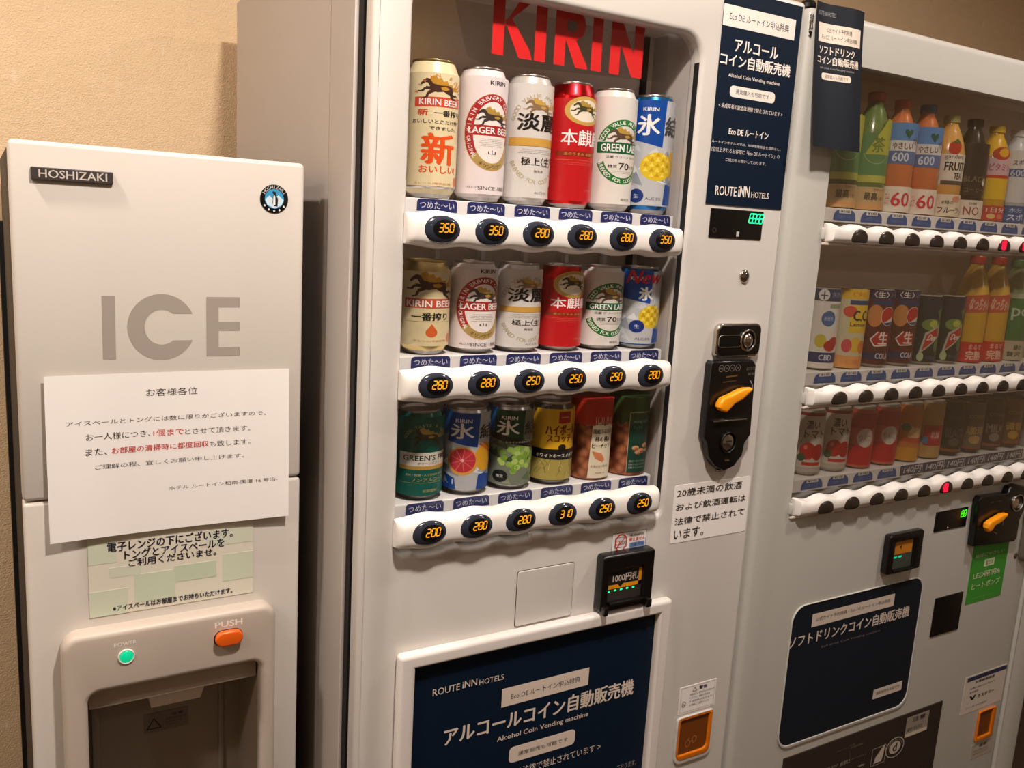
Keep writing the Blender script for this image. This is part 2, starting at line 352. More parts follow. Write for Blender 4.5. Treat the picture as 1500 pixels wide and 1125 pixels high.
# ---------------------------------------------------------------- cans and bottles
def can_mesh(h, r=.033):
    return lathe([(0, .006), (.020, .005), (.0235, .0), (.0255, .001), (.028, .006), (r - .001, .012), (r, .015), (r, h - .020), (r - .0006, h - .017), (r - .005, h - .006), (r - .0062, h - .003)], 44)
def lid_mesh(h, r=.033):
    bm = bmesh.new(); add_lathe(bm, [(r - .0062, h - .003), (r - .0058, h - .0015), (r - .0062, h), (r - .0075, h - .0002), (r - .0085, h - .004), (0, h - .0042)], n=44)
    add_box(bm, -.006, .006, -.012, .006, h - .0040, h - .0028, .0004, 1)
    return finish(bm)
def label_can(kind, h, p):
    """ink layout on the unrolled can, metres; x = 0 faces the front"""
    H = h; V = lambda v: v * H
    W = (245, 242, 238); BK = (28, 24, 24); RD = (176, 38, 34); GD = (196, 158, 80); R2 = .1036
    tall = h > .15
    def band(v0, v1, col, l=1, x0=-R2, x1=R2): p.poly([(x0, V(v0)), (x1, V(v0)), (x1, V(v1)), (x0, V(v1))], col, l)
    def tiny(v, n, w=.02, col=(110, 96, 84), cx=0):
        for i in range(n):
            ww = w * (.8 + .2 * ((i * 7) % 3) / 2)
            s = ['The legendary brewing of the finest beer', 'a creature of old legend and good luck', 'taste is clean and full of good flavour'][i % 3]
            p.text(s, (cx - ww, V(v) - i * .0022), (cx + ww, V(v) - i * .0022 + .0015), col, 3)
    if kind == 'gold_new':
        band(.09, .90, (226, 212, 172))
        p.arc('KIRIN BEER', 0, V(.70), .026, .030, 165, 15, .0042, (205, 120, 60))
        beast(p, 0, V(.78), .030)
        p.poly([(-.026, V(.655)), (.026, V(.665)), (.026, V(.735)), (-.026, V(.725))], (205, 78, 52), 2)
        p.text('KIRIN BEER', (-.021, V(.672)), (.022, V(.715)), W, 4, .02)
        p.text('新', (-.022, V(.595)), (-.012, V(.640)), (212, 70, 30), 3, .03); p.text('一番搾り', (-.006, V(.595)), (.026, V(.640)), BK, 3, .03)
        p.text('おいしいとこだけ搾り', (-.028, V(.54)), (.026, V(.57)), BK, 3, .02); p.text('できました。', (-.010, V(.495)), (.020, V(.52)), BK, 3, .02)
        p.text('新', (-.017, V(.25)), (.017, V(.47)), (226, 84, 30), 3, .035)
        p.text('おいしい!', (-.019, V(.185)), (.021, V(.24)), (226, 84, 30), 3, .03)
        p.text('生ビール(非熱処理)', (-.024, V(.10)), (.016, V(.118)), (190, 120, 60), 3)
        p.ell(.024, V(.13), .0045, .0065, (200, 100, 50), 2)
    elif kind == 'gold':
        band(.10, .88, (216, 202, 160))
        beast(p, 0, V(.72), .036)
        band(.50, .60, (196, 84, 60), 2, -.03, .03)
        p.text('KIRIN BEER', (-.027, V(.515)), (.027, V(.58)), W, 4, .03)
        p.text('一番搾り', (-.021, V(.37)), (.019, V(.45)), BK, 3, .035)
        p.poly([(0, V(.335))] + [(.0062 * math.sin(a), V(.245) - .0062 * math.cos(a)) for a in [1.9 - i * .42 for i in range(10)]], (206, 96, 44), 3)
        band(.355, .36, (170, 140, 80), 2, -.028, .028)
        p.text('生ビール(非熱処理)', (-.018, V(.14)), (.018, V(.165)), (190, 130, 70), 3); p.ell(.024, V(.18), .0045, .006, (200, 110, 60), 2)
    elif kind == 'lager':
        band(.06, .93, (228, 218, 220))
        cz = V(.52) if tall else V(.50); rx = .030; rz = .048 if tall else .042
        p.ell(0, cz, rx, rz, (205, 165, 120), 1.5); p.ring(0, cz, rx - .0007, rz - .0007, .009, (170, 36, 38), 2, -20, 220); p.ring(0, cz, rx - .0007, rz - .0007, .009, (178, 150, 88), 2, 220, 340)
        p.ell(0, cz, rx - .0097, rz - .0097, (236, 228, 224), 2)
        p.arc('KIRIN BREWERY COMPANY', 0, cz, rx - .005, rz - .005, 180, 0, .0048, W, 4, .02)
        p.arc('ORIGINAL', 0, cz, rx - .005, rz - .005, 187, 228, .0042, W, 4, .02, True); p.arc('キリンラガー', 0, cz, rx - .005, rz - .005, 238, 300, .0045, BK, 4, .01, True)
        beast(p, .001, cz + rz * .36, .026, (62, 52, 50), (176, 142, 64), 3)
        p.poly([(-.0275, cz - .004), (.0275, cz - .004), (.0275, cz + .009), (-.0275, cz + .009)], (176, 40, 40), 3)
        p.text('LAGER BEER', (-.025, cz - .0015), (.025, cz + .0065), W, 5, .03)
        tiny((cz - .009) / H, 5, .014, (70, 60, 56)); p.text('山', (-.004, cz - rz * .56), (.004, cz - rz * .46), BK, 4, .02)
        p.textc('KIRIN', .004, V(.885 if tall else .90), .0052, (30, 28, 36), 3, .03); p.textc('SINCE 1888', .004, V(.105), .0048, (110, 100, 100), 3, .02); p.textc('ALC.5%', -.018, V(.11), .0028, (130, 120, 116), 3)
    elif kind == 'tanrei':
        band(.06, .93, (214, 210, 206))
        p.arc('GOOD VALUE AND PEACE', 0, V(.60 if tall else .56), .030, .040 if tall else .034, 170, 10, .0050, (170, 156, 116))
        beast(p, 0, V(.745), .024 if tall else .022, (140, 110, 80), (196, 160, 80))
        p.text('淡麗', (-.024, V(.575)), (.024, V(.705) if tall else V(.72)), BK, 6, .03)
        band(.455, .52, (206, 160, 74), 2, -.034, .034); band(.455, .458, (150, 110, 40), 3, -.034, .034)
        tiny(.425, 3, .022); p.text('極上', (-.018, V(.31)), (.002, V(.37)), BK, 3, .02); p.text('〈生〉', (.003, V(.305)), (.020, V(.375)), BK, 3, .02)
        p.textc('発泡酒', .001, V(.265), .0035, (90, 80, 76))
        p.arc('BREWED FOR GOOD TIMES', 0, V(.42), .030, .040 if tall else .034, 200, 340, .0050, (176, 164, 124), 3, .02, True)
        p.textc('ALC.5.5%', .006, V(.10), .003, (110, 100, 96)); p.ell(.024, V(.12), .005, .0075, (176, 110, 60), 2); p.textc('生', .024, V(.12), .005, W, 4)
    elif kind == 'red':
        band(.06, 1 - .022 / H, (190, 22, 30))
        p.ell(.002, V(.775), .024, .019, (198, 164, 84), 2); p.ell(.002, V(.775), .0185, .0145, (232, 222, 204), 3)
        beast(p, .002, V(.782), .022, (70, 66, 40), (176, 142, 60), 4)
        p.text('本麒麟', (-.024, V(.50)), (.030, V(.625)), W, 4, .012)
        band(.415, .455, (140, 40, 22), 2, -.030, .034); p.text('麦のうまみ 本格仕立て', (-.020, V(.422)), (.026, V(.447)), (206, 150, 70), 4)
        band(.385, .388, (206, 110, 80), 2, -.03, .034); tiny(.36, 2, .02, (225, 110, 90)); p.textc('リキュール', .014, V(.15), .003, (220, 150, 130))
    elif kind == 'greenlabel':
        band(.06, .93, (222, 218, 212)); g = (38, 118, 52)
        cz = V(.50); rz = .042 if tall else .037
        p.ring(0, cz, .032, rz, .0085, g, 2, 20, 160); p.arc('GOOD VALUE AND PEACE', 0, cz, .028, rz - .0042, 160, 20, .0048, W, 4)
        p.ring(0, cz - .004, .032, rz, .0085, g, 2, 200, 340); p.arc('BREWED FOR GOOD TIMES', 0, cz - .004, .028, rz - .0042, 198, 342, .0048, W, 4, .02, True)
        beast(p, 0, cz + rz * .42, .026, (90, 70, 56), (180, 146, 66), 3)
        p.poly([(-.031, V(.475)), (.031, V(.475)), (.031, V(.565)), (-.031, V(.565))], (20, 96, 56), 3); p.text('GREEN LABEL', (-.026, V(.49)), (.026, V(.55)), W, 5, .02)
        p.textc('淡麗 グリーンラベル', 0, V(.445), .0040, BK, 3); p.textc('糖質', -.012, V(.37), .005, BK, 3); p.text('70', (-.005, V(.345)), (.008, V(.40)), BK, 3, .02); p.textc('%オフ', .016, V(.37), .005, BK, 3)
        tiny(.325, 2, .016); p.textc('発泡酒', .006, V(.10), .004, (110, 100, 96)); p.ell(.025, V(.12), .005, .007, (60, 110, 70), 2)
    elif kind in ('ice_blue', 'ice_blue_new', 'ice_grapefruit', 'ice_grape'):
        base = (188, 190, 194) if kind != 'ice_grape' else (120, 128, 112)
        bl = (14, 72, 160) if kind != 'ice_grape' else (16, 66, 40)
        band(.07, .95, base)
        p.poly([(-.062, V(.60)), (-.03, V(.70)), (-.026, V(.97)), (-.06, V(.97))], (24, 100, 170), 1.5)
        p.poly([(-.030, V(.62)), (.004, V(.56)), (.006, V(.95)), (-.028, V(.95))], bl, 2)
        random.seed(11)
        for i in range(26):
            x = -.045 + .09 * random.random(); z = V(.08 + .5 * random.random()); q = .006 + .006 * random.random()
            c = random.choice([(150, 156, 168), (222, 224, 228), (120, 130, 150), (204, 208, 214)] if kind != 'ice_grape' else [(90, 110, 70), (60, 80, 56), (150, 156, 130)])
            p.poly([(x - q, z), (x + q, z - q * .6), (x + q * .2, z + q * 1.2)], c, 1.4 + i * .02)
        p.textc('KIRIN', -.012, V(.875 if tall else .86), .0050, W, 4, .02)
        if kind == 'ice_blue_new':
            p.text('New', (-.026, V(.80)), (.016, V(.96)), (206, 30, 60), 6, .03, .3); p.text('氷', (-.010, V(.60)), (.006, V(.76)), W, 5, .04)
        else:
            p.text('氷', (-.026, V(.66)), (-.001, V(.83)), W, 5, .03); p.text('結', (.006, V(.66)), (.028, V(.82)), (64, 62, 66), 5, .03)
        if kind in ('ice_blue', 'ice_blue_new'):
            cz = V(.40); rad = .020 if tall else .017; cx = .0 if tall else .008
            p.ell(cx, cz, rad, rad, (222, 190, 40), 2)
            p.ell(cx + .026, cz + .004, rad * .8, rad, (214, 170, 60), 1.9)
            for i in range(-3, 4):
                for j in range(-3, 3):
                    x = cx + i * rad * .33; z = cz + j * rad * .36
                    if (x - cx) ** 2 + (z - cz) ** 2 < (rad * .82) ** 2: p.poly([(x - .003, z), (x + .003, z), (x, z + .006)], (242, 216, 90) if (i + j) % 2 else (196, 156, 24), 2.4)
            p.poly([(.010, V(.08)), (.03, V(.08)), (.03, V(.24)), (.012, V(.26))], (20, 74, 160), 2)
            if tall: p.ell(-.022, V(.15), .009, .010, (20, 50, 120), 3)
            else: p.ell(-.010, V(.28), .009, .0095, (20, 50, 120), 4)
            p.textc('生', (-.022 if tall else -.010), V(.15 if tall else .28), .006, (200, 210, 230), 5); p.textc('ALC.5%', -.002, V(.13), .004, (60, 60, 70), 3)
            p.poly([(-.05, V(.08)), (-.034, V(.08)), (-.030, V(.35)), (-.05, V(.5))], (176, 170, 30), 1.8)
        elif kind == 'ice_grapefruit':
            p.ell(-.012, V(.40), .017, .020, (222, 160, 70), 2); p.ell(-.012, V(.41), .0145, .017, (196, 56, 66), 2.4); p.ell(-.012, V(.41), .002, .002, (240, 190, 180), 3)
            for k in range(9): a = k * .7; p.line([(-.012, V(.41)), (-.012 + .0135 * math.cos(a), V(.41) + .016 * math.sin(a))], .0006, (230, 130, 130), 2.8)
            p.ell(.016, V(.44), .015, .020, (222, 164, 40), 1.9); p.line([(.006, V(.60)), (.022, V(.50))], .002, (230, 90, 40), 3); p.line([(.010, V(.62)), (.026, V(.52))], .0016, (230, 90, 40), 3)
            p.poly([(.004, V(.07)), (.034, V(.07)), (.034, V(.30)), (.006, V(.24))], (20, 70, 150), 1.8); p.poly([(-.05, V(.07)), (-.018, V(.07)), (-.02, V(.2)), (-.05, V(.3))], (20, 70, 150), 1.8)
        else:
            for k in range(46):
                a = random.random() * 6.28; q = math.sqrt(random.random()); x = .001 + .022 * q * math.cos(a); z = V(.38) + .020 * q * math.sin(a)
                p.ell(x, z, .0036, .0038, random.choice([(150, 186, 84), (124, 164, 66), (176, 204, 110)]), 2 + k * .02, 10)
            p.poly([(-.034, V(.62)), (.034, V(.46)), (.034, V(.53)), (-.034, V(.69))], (26, 24, 22), 4); p.ell(-.020, V(.17), .009, .009, (22, 30, 26), 3); p.textc('限定', -.020, V(.17), .004, W, 5)
            p.textc('シャインマスカット', .0, V(.575), .003, (230, 220, 200), 6)
    elif kind == 'greens_free':
        band(.07, .94, (12, 92, 80)); g = (190, 176, 120)
        p.arc('GOOD TASTE & CLEAR', 0, V(.64), .026, .026, 165, 15, .0036, g); beast(p, 0, V(.71), .026, (60, 60, 40), (170, 140, 76), 2)
        band(.40, .55, (222, 216, 204), 2, -.031, .033); p.text("GREEN'S FREE", (-.026, V(.46)), (.031, V(.52)), (24, 50, 44), 4, .02); p.textc('グリーンズフリー', .004, V(.43), .0034, BK, 4)
        band(.36, .40, (190, 150, 70), 2.2, -.031, .033); p.textc('香料・糖類・人工甘味料 無添加', 0, V(.30), .003, g, 3); p.textc('ノンアルコール', .004, V(.245), .0046, g, 3, .01); p.textc('炭酸飲料', .004, V(.12), .004, g, 3)
        band(.21, .213, g, 2, -.03, .03)
    elif kind == 'highball':
        band(.40, .93, (226, 178, 34)); band(.07, .40, (176, 160, 84), 1.1)
        random.seed(5)
        for i in range(60):
            x = -.05 + .1 * random.random(); z = V(.08 + .27 * random.random()); p.line([(x, z), (x + .006 * random.uniform(-1, 1), z + .009)], .0007, random.choice([(130, 120, 60), (210, 196, 120), (100, 94, 50)]), 1.6)
        p.rect((-.006, V(.76)), (.010, V(.90)), (176, 28, 26), 2); p.line([(-.003, V(.83)), (.007, V(.83))], .001, (230, 190, 60), 3)
        p.text('ハイボール', (-.020, V(.62)), (.020, V(.74)), (120, 26, 20), 4, .03); p.text('スコッチ', (-.018, V(.53)), (.012, V(.62)), (120, 26, 20), 4, .03)
        p.poly([(-.04, V(.33)), (.04, V(.30)), (.04, V(.44)), (-.04, V(.45))], (30, 26, 24), 2); p.text('ホワイトホース ハイボール', (-.030, V(.345)), (.030, V(.39)), W, 4, .02); p.ell(.0, V(.465), .005, .005, (40, 32, 20), 2)
CAN_METAL = {'gold_new': M_gold, 'gold': M_gold}
M_redalu = mat('red_aluminium', (200, 30, 36), .28, metal=1)
CAN_PAINT = {'gold_new': mat('cream_can', (226, 212, 172), .28), 'gold': M_gold, 'lager': mat('pale_can', (228, 218, 220), .28), 'tanrei': mat('silver_white_can', (214, 210, 206), .26, metal=.3), 'red': M_redalu,
             'greenlabel': mat('white_can', (222, 218, 212), .28), 'ice_blue': mat('blue_can', (40, 120, 190), .25, metal=.8), 'ice_blue_new': mat('deep_blue_can', (30, 90, 150), .25, metal=.8), 'greens_free': mat('teal_can', (12, 92, 80), .28),
             'ice_grapefruit': M_alu, 'ice_grape': M_alu, 'highball': mat('dark_neck_can', (90, 84, 76), .3, metal=.6)}
def make_can(kind, h, x, y, z, label, group, rot=0):
    t = thing('drink_can', (x, y, z), label, 'can', group)
    link('can_body', can_mesh(h), CAN_PAINT[kind], t, True)
    link('base_rim', lathe([(0, .006), (.020, .005), (.0235, .0), (.0255, .001), (.028, .006), (.0321, .0122), (.0331, .0150), (.0328, .0150)], 44), M_alu, t, True)
    t.rotation_euler = (0, 0, rot)
    link('lid', lid_mesh(h), CAN_METAL.get(kind, M_alu), t, True)
    p = Print(); label_can(kind, h, p)
    p.v = [(max(-.1036, min(.1036, x * 1.3)), z_, l, c) for x, z_, l, c in p.v]
    p.build('printed_label', around(.033), t, M_printg, .003, True)
    return t


BX = [.4795 + .0690 * i for i in range(6)]       # button columns of the beer machine
TB = [.4925 + .0706 * i for i in range(6)]       # tabs and cans behind them
ROWZ = [1.4680, 1.2740, 1.0800]                  # bar centres
SHELF = [1.5060, 1.3065, 1.1090]
CY = 1.056
g1 = 'tall beer cans on the top shelf of the beer machine'; g2 = 'short beer cans on the middle shelf of the beer machine'; g3 = 'drinks and snack tubes on the bottom shelf of the beer machine'
top = [('gold_new', 'tall cream gold beer can with a big orange character, leftmost on the top shelf'), ('lager', 'tall pale can with a red oval lager ring, top shelf of beer machine'),
       ('tanrei', 'tall silver can with black characters over a gold band, top shelf'), ('red', 'tall bright red beer can with a gold oval, top shelf'),
       ('greenlabel', 'tall white can with green arched bands and green label strip, top shelf'), ('ice_blue', 'tall blue and silver can with a faceted lemon, right end of top shelf')]
mid = [('gold', 'short gold beer can with a red ribbon and an orange drop, middle shelf'), ('lager', 'short pale can with a red oval lager ring on the middle shelf'),
       ('tanrei', 'short silver can with black characters over a gold band, middle shelf'), ('red', 'short red beer can with a gold oval, middle shelf'),
       ('greenlabel', 'short white can with green arched bands, middle shelf'), ('ice_blue_new', 'short blue can with red New lettering above a lemon, beer machine middle shelf')]
low = [('greens_free', 'dark green can with a white name band, left end of the bottom shelf'), ('ice_grapefruit', 'blue and silver can showing a cut red grapefruit, bottom shelf'),
       ('ice_grape', 'green can showing a bunch of pale green grapes, bottom shelf'), ('highball', 'yellow highball can with a black band, bottom shelf of the beer machine')]
for i, (k, lb) in enumerate(top): make_can(k, .168, TB[i] + .003 + .0006 * i, CY, SHELF[0], lb, g1, [-.12, 0, -.02, -.05, -.06, -.30][i])
for i, (k, lb) in enumerate(mid): make_can(k, .1225, TB[i] + .003 + .0006 * i, CY, SHELF[1], lb, g2, [-.12, 0, -.02, -.05, -.06, -.25][i])
for i, (k, lb) in enumerate(low): make_can(k, .1225, TB[i] + .003 + .0006 * i, CY, SHELF[2], lb, g3, [-.06, -.12, -.10, -.04][i])
def snack_tube(x, z, green, label):
    t = thing('snack_tube', (x, CY, z), label, 'snack', g3); t.rotation_euler = (0, 0, -.2)
    h = .124
    link('tube_body', lathe([(0, .002), (.028, 0), (.031, .002), (.0315, .006), (.0315, h - .018), (.0305, h - .014)], 40), M_nuts, t, True)
    cc = (60, 84, 40) if green else (186, 44, 26)
    m = mat('tube_cap_green' if green else 'tube_cap_red', cc, .45)
    bm = bmesh.new(); prof = [(.0315, h - .036), (.0322, h - .034), (.0322, h - .001), (.031, h), (0, h)]
    add_lathe(bm, prof, n=44)
    for v in bm.verts:                                   # scalloped lower hem of the shrink seal
        if v.co.z < h - .033: v.co.z -= .006 * abs(math.sin(math.atan2(v.co.x, v.co.y) * 6)) * (1.6 if green else 1)
    link('seal_cap', finish(bm), m, t, True)
    p = Print()
    if green:
        p.poly([(-.012, .006), (.030, .006), (.030, .100), (-.012, .100)], (14, 62, 46), 6); p.line([(-.012, .006), (-.012, .100), (.030, .100)], .0007, (190, 190, 160), 7)
        p.text('MIXED NUTS', (-.006, .084), (.024, .088), (150, 170, 150), 8); p.text('ミックス', (-.006, .074), (.010, .080), (120, 150, 130), 8)
        for (a, b, q) in ((0, .045, .006), (.010, .040, .007), (.018, .048, .006), (.004, .038, .005), (.022, .040, .004)): p.ell(a, b, q, q * .6, (206, 150, 106), 8, 12); p.ell(a + .002, b - .002, q * .6, q * .35, (150, 90, 60), 9, 10)
        for i in range(3): p.text('素焼きアーモンドくるみカシュー', (-.009, .022 - i * .005), (.024, .0255 - i * .005), (180, 196, 180), 8)
    else:
        p.poly([(-.014, .004), (.028, .004), (.028, .096), (-.010, .098)], (232, 222, 196), 6)
        p.text('国産うるち米', (-.009, .072), (.024, .079), (50, 34, 26), 8, .02); p.text('柿の種&', (-.006, .060), (.020, .068), (50, 34, 26), 8, .03); p.text('ピーナッツ', (-.010, .050), (.022, .057), (50, 34, 26), 8, .03)
        p.poly([(-.010, .046), (-.004, .034), (.008, .028), (.012, .032), (.006, .042)], (214, 132, 90), 8); p.text('KAKINOTANE', (-.006, .085), (.020, .088), (120, 100, 80), 8)
        p.text('お酒のおつまみに', (-.010, .020), (.022, .024), (120, 90, 70), 8); p.text('内容量 50g', (-.002, .010), (.014, .013), (120, 90, 70), 8)
    p.build('printed_label', around(.0315), t, M_print, .003, True)
snack_tube(TB[4] + .006, SHELF[2], False, 'clear tube of nuts with a red cap and cream label, bottom shelf')
snack_tube(TB[5] + .006, SHELF[2], True, 'clear tube of nuts with a dark green label and green cap, bottom shelf')

# ---------------------------------------------------------------- wavy bar and seven segment digits
def wavy_bar(x0, x1, zc, h, amp, xc, pitch, y_back, depth, top_only=False, n=14, endr=.012):
    """rounded push-button bar running along X; its outline swells at every button"""
    bm = bmesh.new(); rings = []; N = int((x1 - x0) / .0035)
    for i in range(N + 1):
        x = x0 + (x1 - x0) * i / N
        w = math.cos(2 * PI * (x - xc) / pitch)
        d = min(x - x0, x1 - x); e = 1.0 if d >= endr else math.sqrt(max(0, 1 - (1 - d / endr) ** 2)) * .45 + .55
        up = (h / 2 + amp * w) * (.80 + .2 * e); dn = (h / 2 + (0 if top_only else amp * w)) * (.80 + .2 * e); dp = depth * e
        ring = []
        for k in range(n + 1):
            a = -PI / 2 + PI * k / n
            sz = math.copysign(abs(math.sin(a)) ** .62, math.sin(a)); sy = abs(math.cos(a)) ** .55
            ring.append(bm.verts.new((x, y_back - dp * sy, zc + (up if sz > 0 else dn) * sz)))
        rings.append(ring)
    for a, b in zip(rings, rings[1:]):
        for k in range(n): bm.faces.new((a[k], b[k], b[k + 1], a[k + 1]))
        bm.faces.new((a[n], b[n], b[0], a[0]))
    bm.faces.new(rings[0]); bm.faces.new(rings[-1])
    return finish(bm, 50)
SEG = {'0': 'abcdef', '1': 'bc', '2': 'abged', '3': 'abgcd', '5': 'afgcd', '6': 'afgedc', '8': 'abcdefg'}
def seg_digits(s, cx, cz, h, col=(255, 190, 20)):
    p = Print(); w = h * .52; gap = h * .70; t = h * .13; sh = .18
    for i, ch in enumerate(s):
        ox = cx + (i - (len(s) - 1) / 2) * gap - w / 2; oz = cz - h / 2
        P = {'a': ((0, 1), (1, 1)), 'g': ((0, .5), (1, .5)), 'd': ((0, 0), (1, 0)), 'f': ((0, 1), (0, .5)), 'b': ((1, 1), (1, .5)), 'e': ((0, .5), (0, 0)), 'c': ((1, .5), (1, 0))}
        for g in SEG[ch]:
            (x0, z0), (x1, z1) = P[g]
            q = lambda x, z: (ox + x * w + sh * z * h, oz + z * h)
            a, b = q(x0, z0), q(x1, z1)
            ux, uz = (b[0] - a[0]), (b[1] - a[1]); m = .08
            p.line([(a[0] + ux * m, a[1] + uz * m), (b[0] - ux * m, b[1] - uz * m)], t, col, 1)
    return p

# ---------------------------------------------------------------- beer vending machine
alc = thing('vending_machine', (.735, 1.3, 0), 'large light grey beer vending machine with three shelves of cans, in the middle', 'vending machine')
AX0, AX1, ATOP = .389, 1.084, 1.834
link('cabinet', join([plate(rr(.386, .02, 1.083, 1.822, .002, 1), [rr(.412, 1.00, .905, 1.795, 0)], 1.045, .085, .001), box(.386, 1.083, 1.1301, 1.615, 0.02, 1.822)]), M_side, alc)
link('door_gasket', plate(rr(.391, .03, 1.079, 1.815, 0), [rr(.412, 1.00, .905, 1.795, 0)], 1.030, .0148), M_dark, alc)
HX0, HX1, HZ0, HZ1 = .441, .887, 1.0475, 1.7570
hole = []
# bottom edge of the opening dips under every button
r = .014
hole += [(HX0 + r - r * math.cos(a), HZ0 + r - r * math.sin(a)) for a in [PI / 2 * i / 5 for i in range(6)]]
for bx in BX:
    for k in range(9):
        a = PI * k / 8; hole.append((bx + .012 - .024 * math.cos(a), HZ0 - .0055 * math.sin(a)))
hole += [(HX1 - r + r * math.sin(a), HZ0 + r - r * math.cos(a)) for a in [PI / 2 * i / 5 for i in range(6)]]
R = .034
hole += [(HX1 - R + R * math.cos(a), HZ1 - R + R * math.sin(a)) for a in [PI / 2 * i / 8 for i in range(9)]]
hole += [(HX0 + R - R * math.sin(a), HZ1 - R + R * math.cos(a)) for a in [PI / 2 * i / 8 for i in range(9)]]
link('door', plate(rr(AX0 + .003, .05, AX1, ATOP, .006, 3), [hole], 1.0, .030, .0075, 4), M_paint, alc)
# liner of the display case
bm = bmesh.new()
add_box(bm, HX0 - .03, HX1 + .012, 1.112, 1.122, HZ0 - .03, HZ1 + .03)      # back
me = finish(bm); link('case_back', me, M_liner, alc)
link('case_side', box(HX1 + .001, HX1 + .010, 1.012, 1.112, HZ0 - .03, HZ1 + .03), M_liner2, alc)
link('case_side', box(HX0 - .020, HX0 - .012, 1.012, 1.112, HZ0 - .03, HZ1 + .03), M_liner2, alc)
link('case_top', box(HX0 - .02, HX1 + .01, 1.012, 1.112, HZ1 + .012, HZ1 + .02), M_liner, alc)
link('case_bottom', box(HX0 - .012, HX1 + .001, 1.012, 1.112, HZ0 - .025, HZ0 - .018), M_paint, alc)
link('window_seam', box(HX1 - .0013, HX1 + .0002, 1.006, 1.0150, HZ0 + .02, HZ1 - .036), M_dark, alc)
link('corner_strip', box(HX1 - .022, HX1 - .014, 1.104, 1.1115, HZ0, HZ1 + .01), M_dark, alc)
link('window_glass', box(HX0 - .011, HX1 + .0005, 1.0155, 1.0175, HZ0 - .012, HZ1 + .0115), M_glass, alc)
# clear acrylic sign with red lettering
sign = link('lettering_panel', plate([(0.4976, 1.7915), (0.8451, 1.8215), (0.8536, 1.6927), (0.5523, 1.6788), (0.5344, 1.6829), (0.5292, 1.6903)], [], 1.034, .003, .0006), M_acryl, alc)
p = Print(); red = (214, 24, 26)
z0, z1 = 1.6925, 1.8
def letter(x, kind, w):
    h = .071; zb = 1.6915; st = .017
    if kind == 'I': p.poly([(x, zb), (x + st, zb), (x + st, zb + h), (x, zb + h)], red)
    if kind == 'K':
        p.poly([(x, zb), (x + st, zb), (x + st, zb + h), (x, zb + h)], red)
        p.poly([(x + st * .7, zb + h * .42), (x + w - .017, zb + h), (x + w + .001, zb + h), (x + st * 1.5, zb + h * .62)], red, 1.3)
        p.poly([(x + st, zb + h * .60), (x + st * 1.55, zb + h * .68), (x + w, zb + h * .16), (x + w + .004, zb), (x + w - .016, zb)], red, 1.6)
    if kind == 'R':
        p.poly([(x, zb), (x + st, zb), (x + st, zb + h), (x, zb + h)], red)
        o = [(x + st, zb + h), (x + w - .016, zb + h), (x + w - .005, zb + h * .93), (x + w - .001, zb + h * .77), (x + w - .004, zb + h * .6), (x + w - .014, zb + h * .5), (x + st, zb + h * .46)]
        p.poly(o, red, 1.3); p.poly([(x + st + .002, zb + h * .82), (x + w - .018, zb + h * .82), (x + w - .015, zb + h * .73), (x + w - .018, zb + h * .63), (x + st + .002, zb + h * .63)], (116, 106, 100), 1.8)
        p.poly([(x + st, zb + h * .48), (x + w - .017, zb + h * .50), (x + w + .004, zb + .004), (x + w + .004, zb), (x + w - .015, zb)], red, 1.6)
    if kind == 'N':
        p.poly([(x, zb), (x + st, zb), (x + st, zb + h), (x, zb + h)], red); p.poly([(x + w - st, zb), (x + w, zb), (x + w, zb + h), (x + w - st, zb + h)], red)
        p.poly([(x, zb + h), (x + st * 1.05, zb + h), (x + w, zb), (x + w - st * 1.05, zb)], red, 1.4)
letter(.5640, 'K', .056); letter(.6275, 'I', 0); letter(.6580, 'R', .050); letter(.7180, 'I', 0); letter(.7490, 'N', .057)
p.build('red_lettering', flat(1.033), sign)
